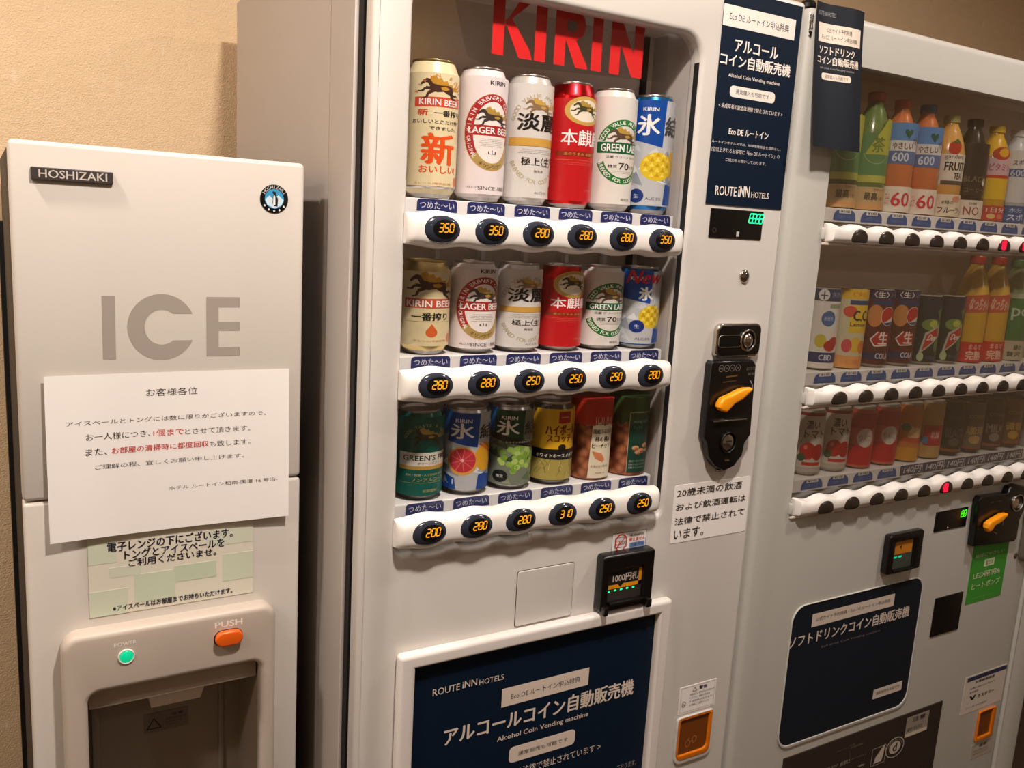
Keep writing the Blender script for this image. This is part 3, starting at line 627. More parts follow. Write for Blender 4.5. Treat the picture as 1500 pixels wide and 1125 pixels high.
# shelves, blue temperature tabs, bars, buttons
prices = [['350', '350', '280', '280', '280', '350'], ['280', '280', '250', '250', '250', '280'], ['200', '280', '280', '310', '250', '250']]
for r_, zc in enumerate(ROWZ):
    zs = SHELF[r_]
    sh = link('shelf', box(.4435, .8790, 1.0230, 1.1030, zs - .045, zs - .0004, .0012, 1), M_tray, alc)
    p = Print()
    for bx in TB:
        p.rect((bx - .0285, zs - .0160), (bx + .0275, zs - .0008), (28, 38, 98), 1, (0, 0, .005, .005)); p.text('つめた～い', (bx - .0245, zs - .0125), (bx + .0235, zs - .0040), (214, 216, 232), 3, .01)
    p.build('temperature_tabs', flat(1.0230), sh)
    link('button_bar', wavy_bar(.4375, .8690, zc, .0430, .0019, BX[0], .0690, 1.0005, .0215), M_white, alc)
    for i, bx in enumerate(BX):
        link('select_button', dome(bx, zc + .0005, .0268, .0172, .9815, .0060), M_button, alc)
        bt = bpy.data.objects[-1] if False else alc.children[-1]
        fd = (lambda cx, cz: (lambda x, z, l: Vector((x, .9815 - .0060 * math.sqrt(max(0, 1 - ((x - cx) / .0268) ** 2 - ((z - cz) / .0172) ** 2)) - .0001 - .0001 * l, z))))(bx, zc + .0005)
        pw_ = Print(); N_ = 10
        for q in range(N_):
            x0_ = bx + .0025 - .0165 * math.cos(PI * q / N_); x1_ = bx + .0025 - .0165 * math.cos(PI * (q + 1) / N_); h0 = .0115 * math.sin(PI * q / N_) + 1e-5; h1 = .0115 * math.sin(PI * (q + 1) / N_) + 1e-5
            for w_ in range(4):
                f0, f1 = -1 + w_ * .5, -.5 + w_ * .5
                pw_._add([(x0_, zc + .0015 + h0 * f0), (x1_, zc + .0015 + h1 * f0), (x1_, zc + .0015 + h1 * f1), (x0_, zc + .0015 + h0 * f1)], [(0, 1, 2, 3)], (8, 8, 10), 1)
        pw_.build('price_window', fd, bt, M_black)
        pd = seg_digits(prices[r_][i], bx + .003, zc + .0030, .0102)
        o = pd.build('price_digits', (lambda f_: (lambda x, z, l: f_(x, z, 4)))(fd), bt, M_digit)
        o['label'] = 'glowing orange price ' + prices[r_][i]
    if r_ > 0:
        for i, bx in enumerate(BX[:5]): link('can_support', box(TB[i] + .034, TB[i] + .0405, 1.094, 1.1035, zs, ROWZ[r_ - 1] - .018), M_white, alc)

# fixtures to the right of the beer window
def poster_texts(p): pass
ps = link('advertising_sheet', box((0.9389, 1.5270)[0] - .0215, 1.0745, .9985, .9999, (0.9018, 1.5262)[1], 1.826), M_navy, alc)
ps['label'] = 'navy sheet with white Japanese lettering'
p = Print(); W_ = (244, 236, 228); CR = (238, 232, 226)
strip(ps, (0.9171, 1.7761), (1.0624, 1.8051), W_, .9985)
p.text('Eco DE ルートイン申込特典', (0.9291, 1.7848), (1.0493, 1.7961), (30, 40, 60), 3)
p.text('アルコール', (0.9442, 1.7441), (1.0322, 1.7605), W_, 3, .03)
p.text('コイン自動販売機', (0.9187, 1.7224), (1.0612, 1.7400), W_, 3, .03)
p.text('Alcohol Coin Vending machine', (0.9371, 1.7066), (1.0417, 1.7130), W_, 3, .01)
strip(ps, (0.9433, 1.6811), (1.0352, 1.6968), W_, .9985, .006); p.text('通常購入も可能です', (0.9543, 1.6856), (1.0231, 1.6925), (30, 40, 60), 3)
p.text('< 未成年者の飲酒は法律で禁止されています >', (0.9238, 1.6639), (1.0547, 1.6707), W_, 3)
p.text('Eco DE ルートイン', (0.9486, 1.6281), (1.0297, 1.6381), W_, 3, .02)
p.text('ルートインホテルズでは、地球環境保全を目的とし、', (0.9171, 1.6138), (1.0588, 1.6178), (214, 210, 210), 3)
p.text('2泊以上されるお客様に「Eco DE ルートイン」の', (0.9168, 1.6017), (1.0582, 1.6085), (214, 210, 210), 3)
p.text('ご協力をお願いしております。', (0.9473, 1.5896), (1.0310, 1.5943), (214, 210, 210), 3)
p.text('ROUTE', (0.9333, 1.5400), (0.9759, 1.5536), W_, 3, .01); p.text('iNN', (0.9797, 1.5404), (1.0025, 1.5564), W_, 3, .02); p.text('HOTELS', (1.0068, 1.5405), (1.0441, 1.5493), W_, 3, .01)
p.build('white_print', flat(.9985), ps)

a, b = (0.9295, 1.4777), (1.0379, 1.5208)
dsp = link('coin_display', plate(rr(a[0], a[1], b[0], b[1], .001), [], .9985, .003, .0005), M_black, alc)
p = Print(); c0, c1 = (1.0073, 1.5017), (1.0360, 1.5175)
w_ = c1[0] - c0[0]; h_ = c1[1] - c0[1]
random.seed(2)
for i in range(4):
    x = c0[0] + w_ * (i + .5) / 4
    pd = seg_digits('8', x, (c0[1] + c1[1]) / 2, h_ * .86); 
    p.v += [(vx, vz, l, c) for vx, vz, l, c in pd.v]; p.f += [tuple(len(p.v) - len(pd.v) + k for k in f) for f in pd.f]
o = p.build('green_led_readout', flat(.9985), dsp, M_gled)
p = Print(); p.rect((0.9844, 1.4811), (0.9900, 1.4885), (190, 190, 190)); p.ring((0.9392, 1.4885)[0], (0.9392, 1.4885)[1], .004, .004, .0012, (50, 50, 50)); p.build('display_marks', flat(.9985), dsp)
c = (1.0111, 1.4214)
k = link('key_lock', dome(c[0], c[1], .0098, .0110, 1.0, .006), M_chrome, alc); link('key_slot', box(c[0] - .0006, c[0] + .0010, .9935, .996, c[1] - .004, c[1] + .004), M_dark, k)
# chrome lock plate
a, b = (0.9577, 1.2950), (1.0529, 1.3488)
lp = link('lock_plate', plate(rr(a[0], a[1], b[0], b[1], .012, 6), [], .990, .010, .003), M_chrome, alc)
link('plate_inset', plate(rr(a[0] + .003, a[1] + .004, b[0] - .003, b[1] - .003, .010, 6), [], .9890, .002, .0006), M_black, lp)
c = (1.0208, 1.3225)
link('lock_ring', plate(ell(c[0], c[1], .0165, .0175), [ell(c[0], c[1], .0135, .0145)], .985, .005, .0015), M_chrome, lp)
link('lock_barrel', dome(c[0], c[1], .0098, .0125, .989, .008), M_chrome, lp)
q = (0.9667, 1.3214)
link('slide_track', plate(rr(q[0] - .006, q[1] - .010, c[0] - .012, q[1] + .010, .006), [rr(q[0] - .0048, q[1] - .0088, c[0] - .013, q[1] + .0088, .005)], .988, .002, .0004), M_chrome, lp)
# coin unit
pts = [(0.9468, 1.2870), (0.9503, 1.2915), (1.0353, 1.2905), (1.0423, 1.2835), (1.0466, 1.1695), (1.0356, 1.1558), (1.0330, 1.1365), (1.0173, 1.1196), (0.9967, 1.1136), (0.9754, 1.1234), (0.9614, 1.1396), (0.9547, 1.1620), (0.9470, 1.1723), (0.9468, 1.1826)]
cu = link('coin_unit', plate(pts[::-1], [], .984, .016, .003, 3), M_black, alc)
p = Print()
for i, x in enumerate((247, 277, 307, 338)):
    cc = [(0.9673, 1.2801), (0.9788, 1.2800), (0.9903, 1.2802), (1.0024, 1.2801)][i]
    p.ring(cc[0], cc[1], .0055, .0055, .0008, (120, 112, 106)); p.textc(['500', '100', '50', '10'][i], cc[0], cc[1], .003, (130, 122, 116))
p.text('おつり', (1.0215, 1.2754), (1.0395, 1.2806), (110, 104, 98), 1); p.text('返却', (1.0255, 1.2670), (1.0400, 1.2718), (110, 104, 98), 1)
p.line([(1.0319, 1.2588), (1.0382, 1.2505), (1.0382, 1.2422)], .0015, (150, 150, 150)); p.line([(0.9798, 1.2666), (1.0029, 1.2678)], .0022, (110, 70, 16)); p.line([(0.9732, 1.2582), (1.0020, 1.2600)], .0016, (80, 50, 14))
p.build('coin_unit_print', flat(.984), cu)
link('return_lever', plate([(0.9581, 1.2221), (0.9585, 1.2279), (0.9646, 1.2363), (0.9794, 1.2405), (0.9998, 1.2478), (1.0121, 1.2499), (1.0248, 1.2496), (1.0239, 1.2446), (1.0059, 1.2319), (0.9892, 1.2254), (0.9812, 1.2185), (0.9746, 1.2130), (0.9635, 1.2160)][::-1], [], .968, .014, .004, 3), M_lever, cu)
a, b = (0.9586, 1.1944), (1.0281, 1.2003)
link('slot_shelf', box(a[0], b[0], .978, .985, a[1] + .002, b[1] - .001, .0012), M_chrome, cu)
c = (0.9966, 1.1612)
link('lock_ring', plate(ell(c[0], c[1], .0165, .0175), [ell(c[0], c[1], .0140, .0150)], .980, .005, .0015), M_black, cu)
link('lock_barrel', dome(c[0], c[1], .0125, .0135, .983, .003), M_chrome, cu)
link('key_slot', box(c[0] - .006, c[0] + .004, .9790, .9805, c[1] + .001, c[1] + .0035), M_dark, cu)
c = (0.9979, 1.1310); link('bottom_glint', box(c[0] - .004, c[0] + .005, .9825, .985, c[1] - .0015, c[1] + .0015, .0006), M_chrome, cu)
c = (0.9977, 1.1114); link('tip_screw', box(c[0] - .007, c[0] + .006, .993, 1.0, c[1] - .0015, c[1] + .002, .001), M_chrome, alc)
# sticker
a, b = (0.9100, 0.9985), (1.0732, 1.0939)
st = link('age_notice_sticker', plate(rr(a[0], a[1], b[0], b[1], .004), [], .9994, .0008), M_paper, alc)
p = Print(); K_ = (40, 34, 30)
p.text('20歳未満の飲酒', (0.9157, 1.0745), (1.0542, 1.0874), K_, 3, .012); p.text('および飲酒運転は', (0.9157, 1.0519), (1.0659, 1.0634), K_, 3, .012)
p.text('法律で禁止されて', (0.9156, 1.0279), (1.0664, 1.0400), K_, 3, .012); p.text('います。', (0.9165, 1.0042), (0.9788, 1.0209), K_, 3, .012)
p.build('notice_text', flat(.9994), st)
# no-1000-yen sticker
a, b = (0.7944, 1.0012), (0.8596, 1.0302)
st = link('banknote_sticker', plate(rr(a[0], a[1], b[0], b[1], .001), [], .9994, .0008), M_paper, alc)
p = Print(); w_ = b[0] - a[0]; h_ = b[1] - a[1]
p.line([a, (b[0], a[1]), b, (a[0], b[1]), a], .0008, (70, 90, 130))
c = (a[0] + w_ * .26, a[1] + h_ * .48); p.rect((c[0] - .011, c[1] - .008), (c[0] + .011, c[1] + .008), (220, 220, 222), 1); p.line([(c[0] - .011, c[1] - .008), (c[0] + .011, c[1] - .008), (c[0] + .011, c[1] + .008), (c[0] - .011, c[1] + .008), (c[0] - .011, c[1] - .008)], .0008, (60, 50, 70), 2)
p.text('5000', (c[0] - .003, c[1] - .004), (c[0] + .010, c[1] + .002), K_, 3); p.ring(c[0], c[1], .0115, .0135, .0018, (216, 60, 44), 4); p.line([(c[0] - .008, c[1] - .009), (c[0] + .008, c[1] + .009)], .0018, (216, 60, 44), 4); p.ring(c[0] - .006, c[1], .004, .004, .001, (216, 60, 44), 3)
p.text('★1000円札', (a[0] + w_ * .52, a[1] + h_ * .72), (b[0] - .003, b[1] - .004), K_, 3, .01); p.text('使えません', (a[0] + w_ * .50, a[1] + h_ * .46), (b[0] - .002, a[1] + h_ * .66), (206, 40, 30), 3, .03)
p.rect((a[0] + w_ * .52, a[1] + h_ * .12), (b[0] - .002, a[1] + h_ * .38), (110, 140, 190), 2); p.text('両替 不可', (a[0] + w_ * .56, a[1] + h_ * .16), (b[0] - .004, a[1] + h_ * .34), (30, 50, 100), 3)
p.build('sticker_print', flat(.9994), st)
# banknote slot
a, b = (0.7674, 0.9151), (0.8663, 1.0047)
ia, ib = (0.7811, 0.9268), (0.8472, 0.9799)
bs = link('banknote_slot', plate(rr(a[0], a[1], b[0], b[1], .006), [rr(ia[0], ia[1], ib[0], ib[1], .003)], .980, .020, .004, 3), M_black, alc)
link('slot_back', box(ia[0] - .0005, ib[0] + .0005, .9860, .9995, ia[1] - .002, ib[1] + .002), mat('slot_grey', (52, 48, 46), .35), bs)
p = Print(); x0, x1, zb, zt = ia[0] + .001, ib[0] - .001, ia[1], ib[1]; hh = zt - zb
p.rect((x0, zb + hh * .55), (x1 - .006, zb + hh * .92), (24, 22, 22)); p.text('1000円札', (x0 + .009, zb + hh * .60), (x1 - .007, zb + hh * .84), (200, 190, 180), 3, .02)
p.rect((x0, zb + hh * .41), (x1, zb + hh * .53), (226, 150, 20), 2); p.rect((x1 - .006, zb + hh * .41), (x1, zb + hh * .92), (226, 150, 20), 2); p.poly([(x0 + .018, zb + hh * .55), (x0 + .024, zb + hh * .43), (x0 + .030, zb + hh * .55)], (20, 20, 20), 3)
p.build('slot_print', flat(.9860), bs)
p = Print()
for i in range(5): p.rect((x0 + .001 + i * (x1 - x0 - .006) / 5, zb + hh * .335), (x0 + .005 + i * (x1 - x0 - .006) / 5, zb + hh * .375), (0, 255, 150))
p.build('green_slot_lights', flat(.9860), bs, M_gled)
link('slot_lip', box(x0, x1, .975, .985, zb - .001, zb + .004, .002), M_black, bs)
link('slot_foot', box(a[0] + .002, a[0] + .010, .972, .984, a[1] - .002, a[1] + .012, .002), M_black, bs); link('slot_foot', box(b[0] - .016, b[0] - .006, .972, .984, a[1] - .002, a[1] + .012, .002), M_black, bs)
# blank square cover
a, b = (0.6298, 0.9123), (0.7285, 0.9972)
link('cover_gap', plate(rr(a[0], a[1], b[0], b[1], .004), [], .9996, .0012), M_dark, alc)
link('blank_cover', plate(rr(a[0] + .0009, a[1] + .0009, b[0] - .0009, b[1] - .0009, .0035), [], .9984, .003, .0008), M_paint, alc)
# poster frame
a, b = (0.4466, 0.9128), (0.9132, 0.9125); zb = .42
fr = link('poster_frame', plate(rr(a[0], zb, b[0], b[1], .006), [rr(a[0] + .0235, zb + .024, b[0] - .0235, b[1] - .0215, 0)], .982, .018, .006, 4), M_frame, alc)
ps = link('framed_advert', box(a[0] + .018, b[0] - .018, .9945, .9990, zb + .018, b[1] - .016), M_navy, alc); ps['label'] = 'navy advert with white Japanese lettering inside a white frame'
p = Print(); G_ = (222, 208, 196)
p.text('ROUTE', (0.5018, 0.8386), (0.5435, 0.8487), G_, 3, .01); p.text('iNN', (0.5477, 0.8394), (0.5705, 0.8497), G_, 3, .01); p.text('HOTELS', (0.5743, 0.8380), (0.6144, 0.8464), G_, 3, .0)
strip(ps, (0.6132, 0.7939), (0.7664, 0.8225), G_, .9945); p.text('Eco DE ルートイン申込特典', (0.6287, 0.8025), (0.7502, 0.8122), (30, 36, 50), 3, .0)
p.text('アルコールコイン自動販売機', (0.5227, 0.7568), (0.8567, 0.7840), G_, 3, .03)
p.text('Alcohol Coin Vending machine', (0.6091, 0.7383), (0.7711, 0.7484), G_, 3, .01)
strip(ps, (0.6314, 0.6992), (0.7492, 0.7246), G_, .9945, .007); p.text('通常販売も可能です', (0.6471, 0.7075), (0.7355, 0.7147), (40, 46, 60), 3)
p.text('< 未成年者の飲酒は法律で禁止されています >', (0.5484, 0.6746), (0.8002, 0.6882), G_, 3); p.text('ております。', (0.8370, 0.6270), (0.8766, 0.6373), (150, 144, 140), 3)
p.build('white_print', flat(.9945), ps)
# warning label and amber coin cup
a, b = (0.9631, 0.6889), (1.0445, 0.7386)
st = link('warning_sticker', plate(rr(a[0], a[1], b[0], b[1], .001), [], .9994, .0008), M_paper, alc)
p = Print(); w_ = b[0] - a[0]; h_ = b[1] - a[1]; F = lambda u, v: (a[0] + u * w_, a[1] + v * h_)
p.line([F(.04, .06), F(.96, .06), F(.96, .95), F(.04, .95), F(.04, .06)], .0004, (120, 110, 100)); p.text('警告', F(.52, .77), F(.74, .90), K_, 3, .03); p.line([F(.34, .76), F(.46, .76), F(.40, .90), F(.34, .76)], .0008, K_, 3)
for i, s in enumerate(['缶取出口に手などを入れないで', 'ください。感電やけがを', 'する恐れがあります。', 'お子様にご注意ください']): p.text(s, F(.28, .62 - i * .13), F(.94 - .1 * (i % 2), .70 - i * .13), K_, 3)
p.ring(F(.13, .36)[0], F(.13, .36)[1], .0042, .0052, .0008, K_, 3); p.line([(F(.13, .36)[0] - .003, F(.13, .36)[1] + .0035), (F(.13, .36)[0] + .003, F(.13, .36)[1] - .0035)], .0008, K_, 3)
p.build('sticker_print', flat(.9994), st)
a, b = (0.9623, 0.5971), (1.0429, 0.6840)
link('coin_cup_rim', plate(rr(a[0], a[1], b[0], b[1], (.014, .012, .006, .006)), [rr(a[0] + .003, a[1] + .007, b[0] - .002, b[1] - .002, (.012, .012, .005, .005))], .9965, .004, .001), M_paint, alc)
cup = link('coin_return_cup', plate(rr(a[0] + .0030, a[1] + .0065, b[0] - .002, b[1] - .002, (.012, .012, .005, .005)), [rr(a[0] + .004, a[1] + .017, b[0] - .010, b[1] - .003, (.008, .010, .004, .004))], .9955, .0055, .0022, 3), M_amber, alc)
fl = link('coin_flap', box(a[0] + .003, b[0] - .005, .9985, .9998, a[1] + .012, b[1] - .002), M_amberd, alc)
p = Print(); c = ((a[0] + b[0]) / 2 - .006, a[1] + .036)
p.ring(c[0] - .006, c[1] - .002, .0055, .0065, .001, (190, 130, 80)); p.ring(c[0] + .008, c[1] + .003, .0055, .0065, .001, (190, 130, 80)); p.line([(c[0] - .008, c[1] + .003), (c[0] - .003, c[1] + .008)], .001, (190, 130, 80)); p.line([(c[0] - .002, c[1]), (c[0] + .006, c[1] + .001)], .001, (190, 130, 80))
p.build('cup_emblem', flat(.9985), fl)

# ---------------------------------------------------------------- ice dispenser
DY = 1.12
ice = thing('ice_dispenser', (.2, 1.4, 0), 'light grey ice dispenser with ICE lettering at the left against the wall', 'ice machine')
IX0, IX1, ITOP = .0254, .3523, (0.1769, 1.5401)[1]
SEAM = 1.48 - .3498
link('dark_rear_block', box(.0200, .352, 1.615, 1.700, .02, 1.4385), M_dark, ice)  # dark block behind the cabinet, reaching slightly past its left side
link('cabinet', cut(box(IX0 + .001, IX1 - .001, 1.1545, 1.66, .03, ITOP - .003, .003), (0.0850, 0.8565)[0] - .007, (0.2942, 0.8872)[0] + .007, 1.0, 1.31, .50, (0.2942, 0.8872)[1] + .012), mat('dark_side_panel', (38, 35, 33), .6), ice)
link('upper_panel', box(IX0, IX1, DY, 1.154, SEAM + .0008, ITOP, .0055, 3), M_ice, ice)
ra, rb = (0.0850, 0.8565), (0.2942, 0.8872)
link('lower_panel', cut(box(IX0, IX1, DY, 1.154, .12, SEAM - .0008, .0045, 3), ra[0] - .007, rb[0] + .007, 1.0, 1.3, .53, rb[1] + .008), M_ice, ice)
link('base_panel', box(IX0 + .002, IX1 - .002, DY + .02, 1.154, .02, .118, .002), M_dark, ice)
a, b = (0.0465, 1.4981), (0.1289, 1.5121)
npl = link('name_plate', plate(rr(a[0], a[1], b[0], b[1], .0012), [], DY - .004, .0042, .001), mat('dark_badge', (66, 60, 58), .35), ice)
p = Print(); p.text('HOSHIZAKI', (0.0542, 1.5011), (0.1226, 1.5098), (206, 198, 190), 1, .02)
for q in range(0): pass
p.build('badge_lettering', flat(DY - .004), npl, M_print)
c = (0.3135, 1.4940); r = .0176
eb = link('round_emblem', plate(ell(c[0], c[1], r, r, 40), [], DY - .001, .0012, .0003), M_black, ice)
p = Print(); p.ell(c[0], c[1], r * .68, r * .68, (54, 150, 200), 1)
p.poly([(c[0] - r * .66, c[1] - .001), (c[0] - r * .35, c[1] + .004), (c[0] - r * .1, c[1]), (c[0] + r * .3, c[1] + .005), (c[0] + r * .66, c[1] - .001), (c[0] + r * .5, c[1] - .0075), (c[0], c[1] - r * .67), (c[0] - r * .5, c[1] - .0075)], (206, 226, 240), 2)
p.poly([(c[0] + .000, c[1] - .009), (c[0] + .0040, c[1] - .009), (c[0] + .0045, c[1]), (c[0] + .002, c[1] + .0055), (c[0] + .0015, c[1] + .0085), (c[0] - .0012, c[1] + .0095), (c[0] - .003, c[1] + .008), (c[0] - .001, c[1] + .006), (c[0] - .002, c[1] + .002), (c[0] - .0022, c[1] - .006)], (18, 18, 22), 3)
p.poly([(c[0] - .0016, c[1] - .0075), (c[0] + .0012, c[1] - .0075), (c[0] + .0010, c[1] + .003), (c[0] - .0006, c[1] + .0055), (c[0] - .0014, c[1] + .002)], (236, 236, 236), 4)
p.arc('HOSHIZAKI', c[0], c[1], r * .83, r * .83, 155, 25, .0042, (200, 200, 200), 2, .01)
for q in range(5): an = math.radians(215 + q * 27); p.ell(c[0] + r * .84 * math.cos(an), c[1] + r * .84 * math.sin(an), .0012, .0014, (220, 220, 220), 2, 8)
p.build('emblem_print', flat(DY - .001), eb)
p = Print(); gl = (166, 156, 148)
def icebox(a, b): p.poly([a, (b[0], a[1]), b, (a[0], b[1])], gl, 1)
icebox((0.1140, 1.2962), (0.1280, 1.3715))
c = (0.1795, 1.3342); rx = ((0.2190, 1.3582)[0] - (0.1425, 1.3581)[0]) / 2 ; rz = ((0.1795, 1.3742)[1] - (0.1784, 1.2943)[1]) / 2
g = math.asin((0.1791, 1.3504)[1] / rz - c[1] / rz)
n_ = 40; vs = []; fs = []; th = .0188
g2 = math.asin(min(.99, rz * math.sin(g) / (rz - th)))
for i in range(n_ + 1):
    an = g + (2 * PI - 2 * g) * i / n_; a2 = g2 + (2 * PI - 2 * g2) * i / n_
    vs += [(c[0] + rx * 1.01 * math.cos(an), c[1] + rz * math.sin(an)), (c[0] + (rx - th) * math.cos(a2), c[1] + (rz - th) * math.sin(a2))]
fs = [(2 * i, 2 * i + 1, 2 * i + 3, 2 * i + 2) for i in range(n_)]
p._add(vs, fs, gl, 1)
ea, eb_ = (0.2312, 1.2972), (0.2719, 1.3710)
ew, eh = eb_[0] - ea[0], eb_[1] - ea[1]
p.poly([ea, (ea[0] + ew, ea[1]), (ea[0] + ew, ea[1] + eh * .15), (ea[0] + ew * .36, ea[1] + eh * .15), (ea[0] + ew * .36, ea[1] + eh * .43), (ea[0] + ew, ea[1] + eh * .43), (ea[0] + ew, ea[1] + eh * .58), (ea[0] + ew * .36, ea[1] + eh * .58),
        (ea[0] + ew * .36, ea[1] + eh * .83), (ea[0] + ew, ea[1] + eh * .83), eb_, (ea[0], eb_[1])], gl, 1)
o = p.build('ice_lettering', flat(DY), ice); o['label'] = 'large taupe ICE lettering'
# dispenser bezel
a, b = (0.0580, 0.8442), (0.3149, 0.9657)
zb = .52
ia, ib = (0.0850, 0.8565), (0.2942, 0.8872)
hb = rr(ia[0], zb + .03, ib[0], ib[1], (.012, .012, .012, .014))
bz = link('dispenser_bezel', plate(rr(a[0], zb, b[0], b[1], .020, 8), [hb], 1.095, .028, .008, 5), M_bezel, ice)
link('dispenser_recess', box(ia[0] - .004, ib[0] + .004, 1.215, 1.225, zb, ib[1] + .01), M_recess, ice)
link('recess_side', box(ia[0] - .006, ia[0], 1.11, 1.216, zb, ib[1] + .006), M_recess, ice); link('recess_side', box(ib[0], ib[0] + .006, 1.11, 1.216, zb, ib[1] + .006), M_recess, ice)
hd = link('chute_hood', box(ia[0] + .001, ib[0] - .001, 1.112, 1.215, ib[1] - .030, ib[1] + .004, .003), mat('hood_grey', (170, 156, 140), .45), ice)
ca = (0.1590, 0.8243); cb = (0.2339, 0.8371)
bm = bmesh.new(); xs = (ca[0], cb[0]); zt_ = ib[1] - .028
v = [bm.verts.new(q) for q in ((xs[0] - .002, 1.14, zt_), (xs[1] + .002, 1.14, zt_), (xs[1] + .002, 1.212, zt_), (xs[0] - .002, 1.212, zt_), (xs[0] + .006, 1.155, zt_ - .040), (xs[1] - .006, 1.155, zt_ - .040), (xs[1] - .006, 1.208, zt_ - .046), (xs[0] + .006, 1.208, zt_ - .046))]
for f in ((0, 1, 5, 4), (1, 2, 6, 5), (2, 3, 7, 6), (3, 0, 4, 7), (4, 5, 6, 7), (0, 3, 2, 1)): bm.faces.new([v[i] for i in f])
link('ice_chute', finish(bm), mat('chute_grey', (226, 210, 192), .4), ice)
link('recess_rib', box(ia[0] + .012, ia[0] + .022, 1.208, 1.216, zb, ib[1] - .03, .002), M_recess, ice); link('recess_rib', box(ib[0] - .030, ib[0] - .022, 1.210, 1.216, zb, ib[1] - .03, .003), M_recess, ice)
a, b = (0.1638, 0.7471), (0.2230, 0.7762)
st = link('caution_label', plate(rr(a[0], a[1], b[0], b[1], .001), [], 1.2142, .0008), mat('smoky_label', (128, 118, 108), .4), ice)
p = Print(); w_ = b[0] - a[0]; h_ = b[1] - a[1]; F = lambda u, v: (a[0] + u * w_, a[1] + v * h_)
p.line([F(.06, .20), F(.38, .20), F(.22, .72), F(.06, .20)], .0015, (40, 34, 30)); p.text('注意', F(.62, .70), F(.88, .84), (40, 34, 30), 3, .02)
for i in range(3): p.text(['氷取出口に手を', '入れないで', 'ください。'][i], F(.48, .52 - .16 * i), F(.95 - .1 * i, .62 - .16 * i), (60, 52, 46), 3)
p.build('label_print', flat(1.2142), st)
c = (0.2517, 0.9311); bx_ = ((0.2701, 0.9305)[0] - (0.2333, 0.9354)[0]) / 2
link('button_socket', plate(rr(c[0] - bx_, c[1] - .0125, c[0] + bx_, c[1] + .0105, .0110, 8), [], 1.0945, .002, .0005), M_dark, ice)
pb = link('push_button', plate(rr(c[0] - bx_ + .001, c[1] - .0100, c[0] + bx_ - .001, c[1] + .0105, .0100, 8), [], 1.086, .009, .003, 3), M_orange, ice); pb['label'] = 'orange oval push button'
p = Print(); p.text('PUSH', (0.2352, 0.9455), (0.2696, 0.9535), (255, 248, 240), 1, .045); p.text('POWER', (0.1155, 0.9444), (0.1410, 0.9493), (250, 240, 230), 1, .03)
p.build('button_lettering', flat(1.095), bz)
c = (0.1290, 0.9298); link('lamp_ring', plate(ell(c[0], c[1], .0098, .0098), [ell(c[0], c[1], .0080, .0080)], 1.093, .004, .001), M_frame, bz); link('power_lamp', dome(c[0], c[1], .0082, .0082, 1.0945, .003), M_pled, bz)

# paper notices on the ice dispenser
a, b = (0.0513, 1.0809), (0.3336, 1.2794)
fy = lambda x, z: 1.11 + .004 * math.sin((x - a[0]) / (b[0] - a[0]) * PI) + .004 * (z - a[1]) / (b[1] - a[1])
def sheet(name, a, b, fy, m, nx=16, nz=10, th=.0003):
    bm = bmesh.new(); g = {}
    for s in (0, 1):
        for i in range(nx + 1):
            for j in range(nz + 1):
                x = a[0] + (b[0] - a[0]) * i / nx; z = a[1] + (b[1] - a[1]) * j / nz
                g[s, i, j] = bm.verts.new((x, fy(x, z) + s * th, z))
        for i in range(nx):
            for j in range(nz): bm.faces.new((g[s, i, j], g[s, i + 1, j], g[s, i + 1, j + 1], g[s, i, j + 1]))
    for i in range(nx):
        for j in (0, nz): bm.faces.new((g[0, i, j], g[0, i + 1, j], g[1, i + 1, j], g[1, i, j]))
    for j in range(nz):
        for i in (0, nx): bm.faces.new((g[0, i, j], g[0, i, j + 1], g[1, i, j + 1], g[1, i, j]))
    me = finish(bm, 60); return link(name, me, m)
pn = sheet('paper_notice', a, b, fy, M_paper)
pn['label'] = 'large white paper notice taped below the ICE lettering'; pn['category'] = 'notice'
p = Print(); K_ = (34, 28, 28); RD_ = (198, 52, 44)
p.text('お客様各位', (0.1601, 1.2505), (0.2195, 1.2596), K_, 1, .0)
p.text('アイスペールとトングには数に限りがございますので、', (0.0724, 1.2195), (0.3036, 1.2255), K_, 1, .0)
p.text('お一人様につき、', (0.0927, 1.2009), (0.1642, 1.2092), K_, 1); p.text('1個まで', (0.1674, 1.2003), (0.2028, 1.2088), RD_, 1, .01); p.text('とさせて頂きます。', (0.2041, 1.1999), (0.2839, 1.2073), K_, 1)
p.text('また、', (0.0919, 1.1825), (0.1152, 1.1913), K_, 1); p.text('お部屋の清掃時に都度回収', (0.1205, 1.1829), (0.2324, 1.1906), RD_, 1, .015); p.text('も致します。', (0.2335, 1.1822), (0.2840, 1.1897), K_, 1)
p.text('ご理解の程、宜しくお願い申し上げます。', (0.1016, 1.1653), (0.2759, 1.1711), K_, 1)
p.text('ホテル ルートイン柏南-国道 16 号沿-', (0.1844, 1.1307), (0.3188, 1.1358), K_, 1)
p.build('notice_print', surf(fy, .00008), pn, None, .02)
a, b = (0.0916, 0.9764), (0.2893, 0.9780); tz = (0.2871, 1.0857)[1]
b = (b[0], tz); fg = lambda x, z: 1.1192
gn = sheet('green_notice', a, b, fg, M_paperg, 4, 4); gn['label'] = 'pale green patterned notice below the white paper, above the dispenser'; gn['category'] = 'notice'
p = Print(); w_ = b[0] - a[0]; h_ = b[1] - a[1]; F = lambda u, v: (a[0] + u * w_, a[1] + v * h_)
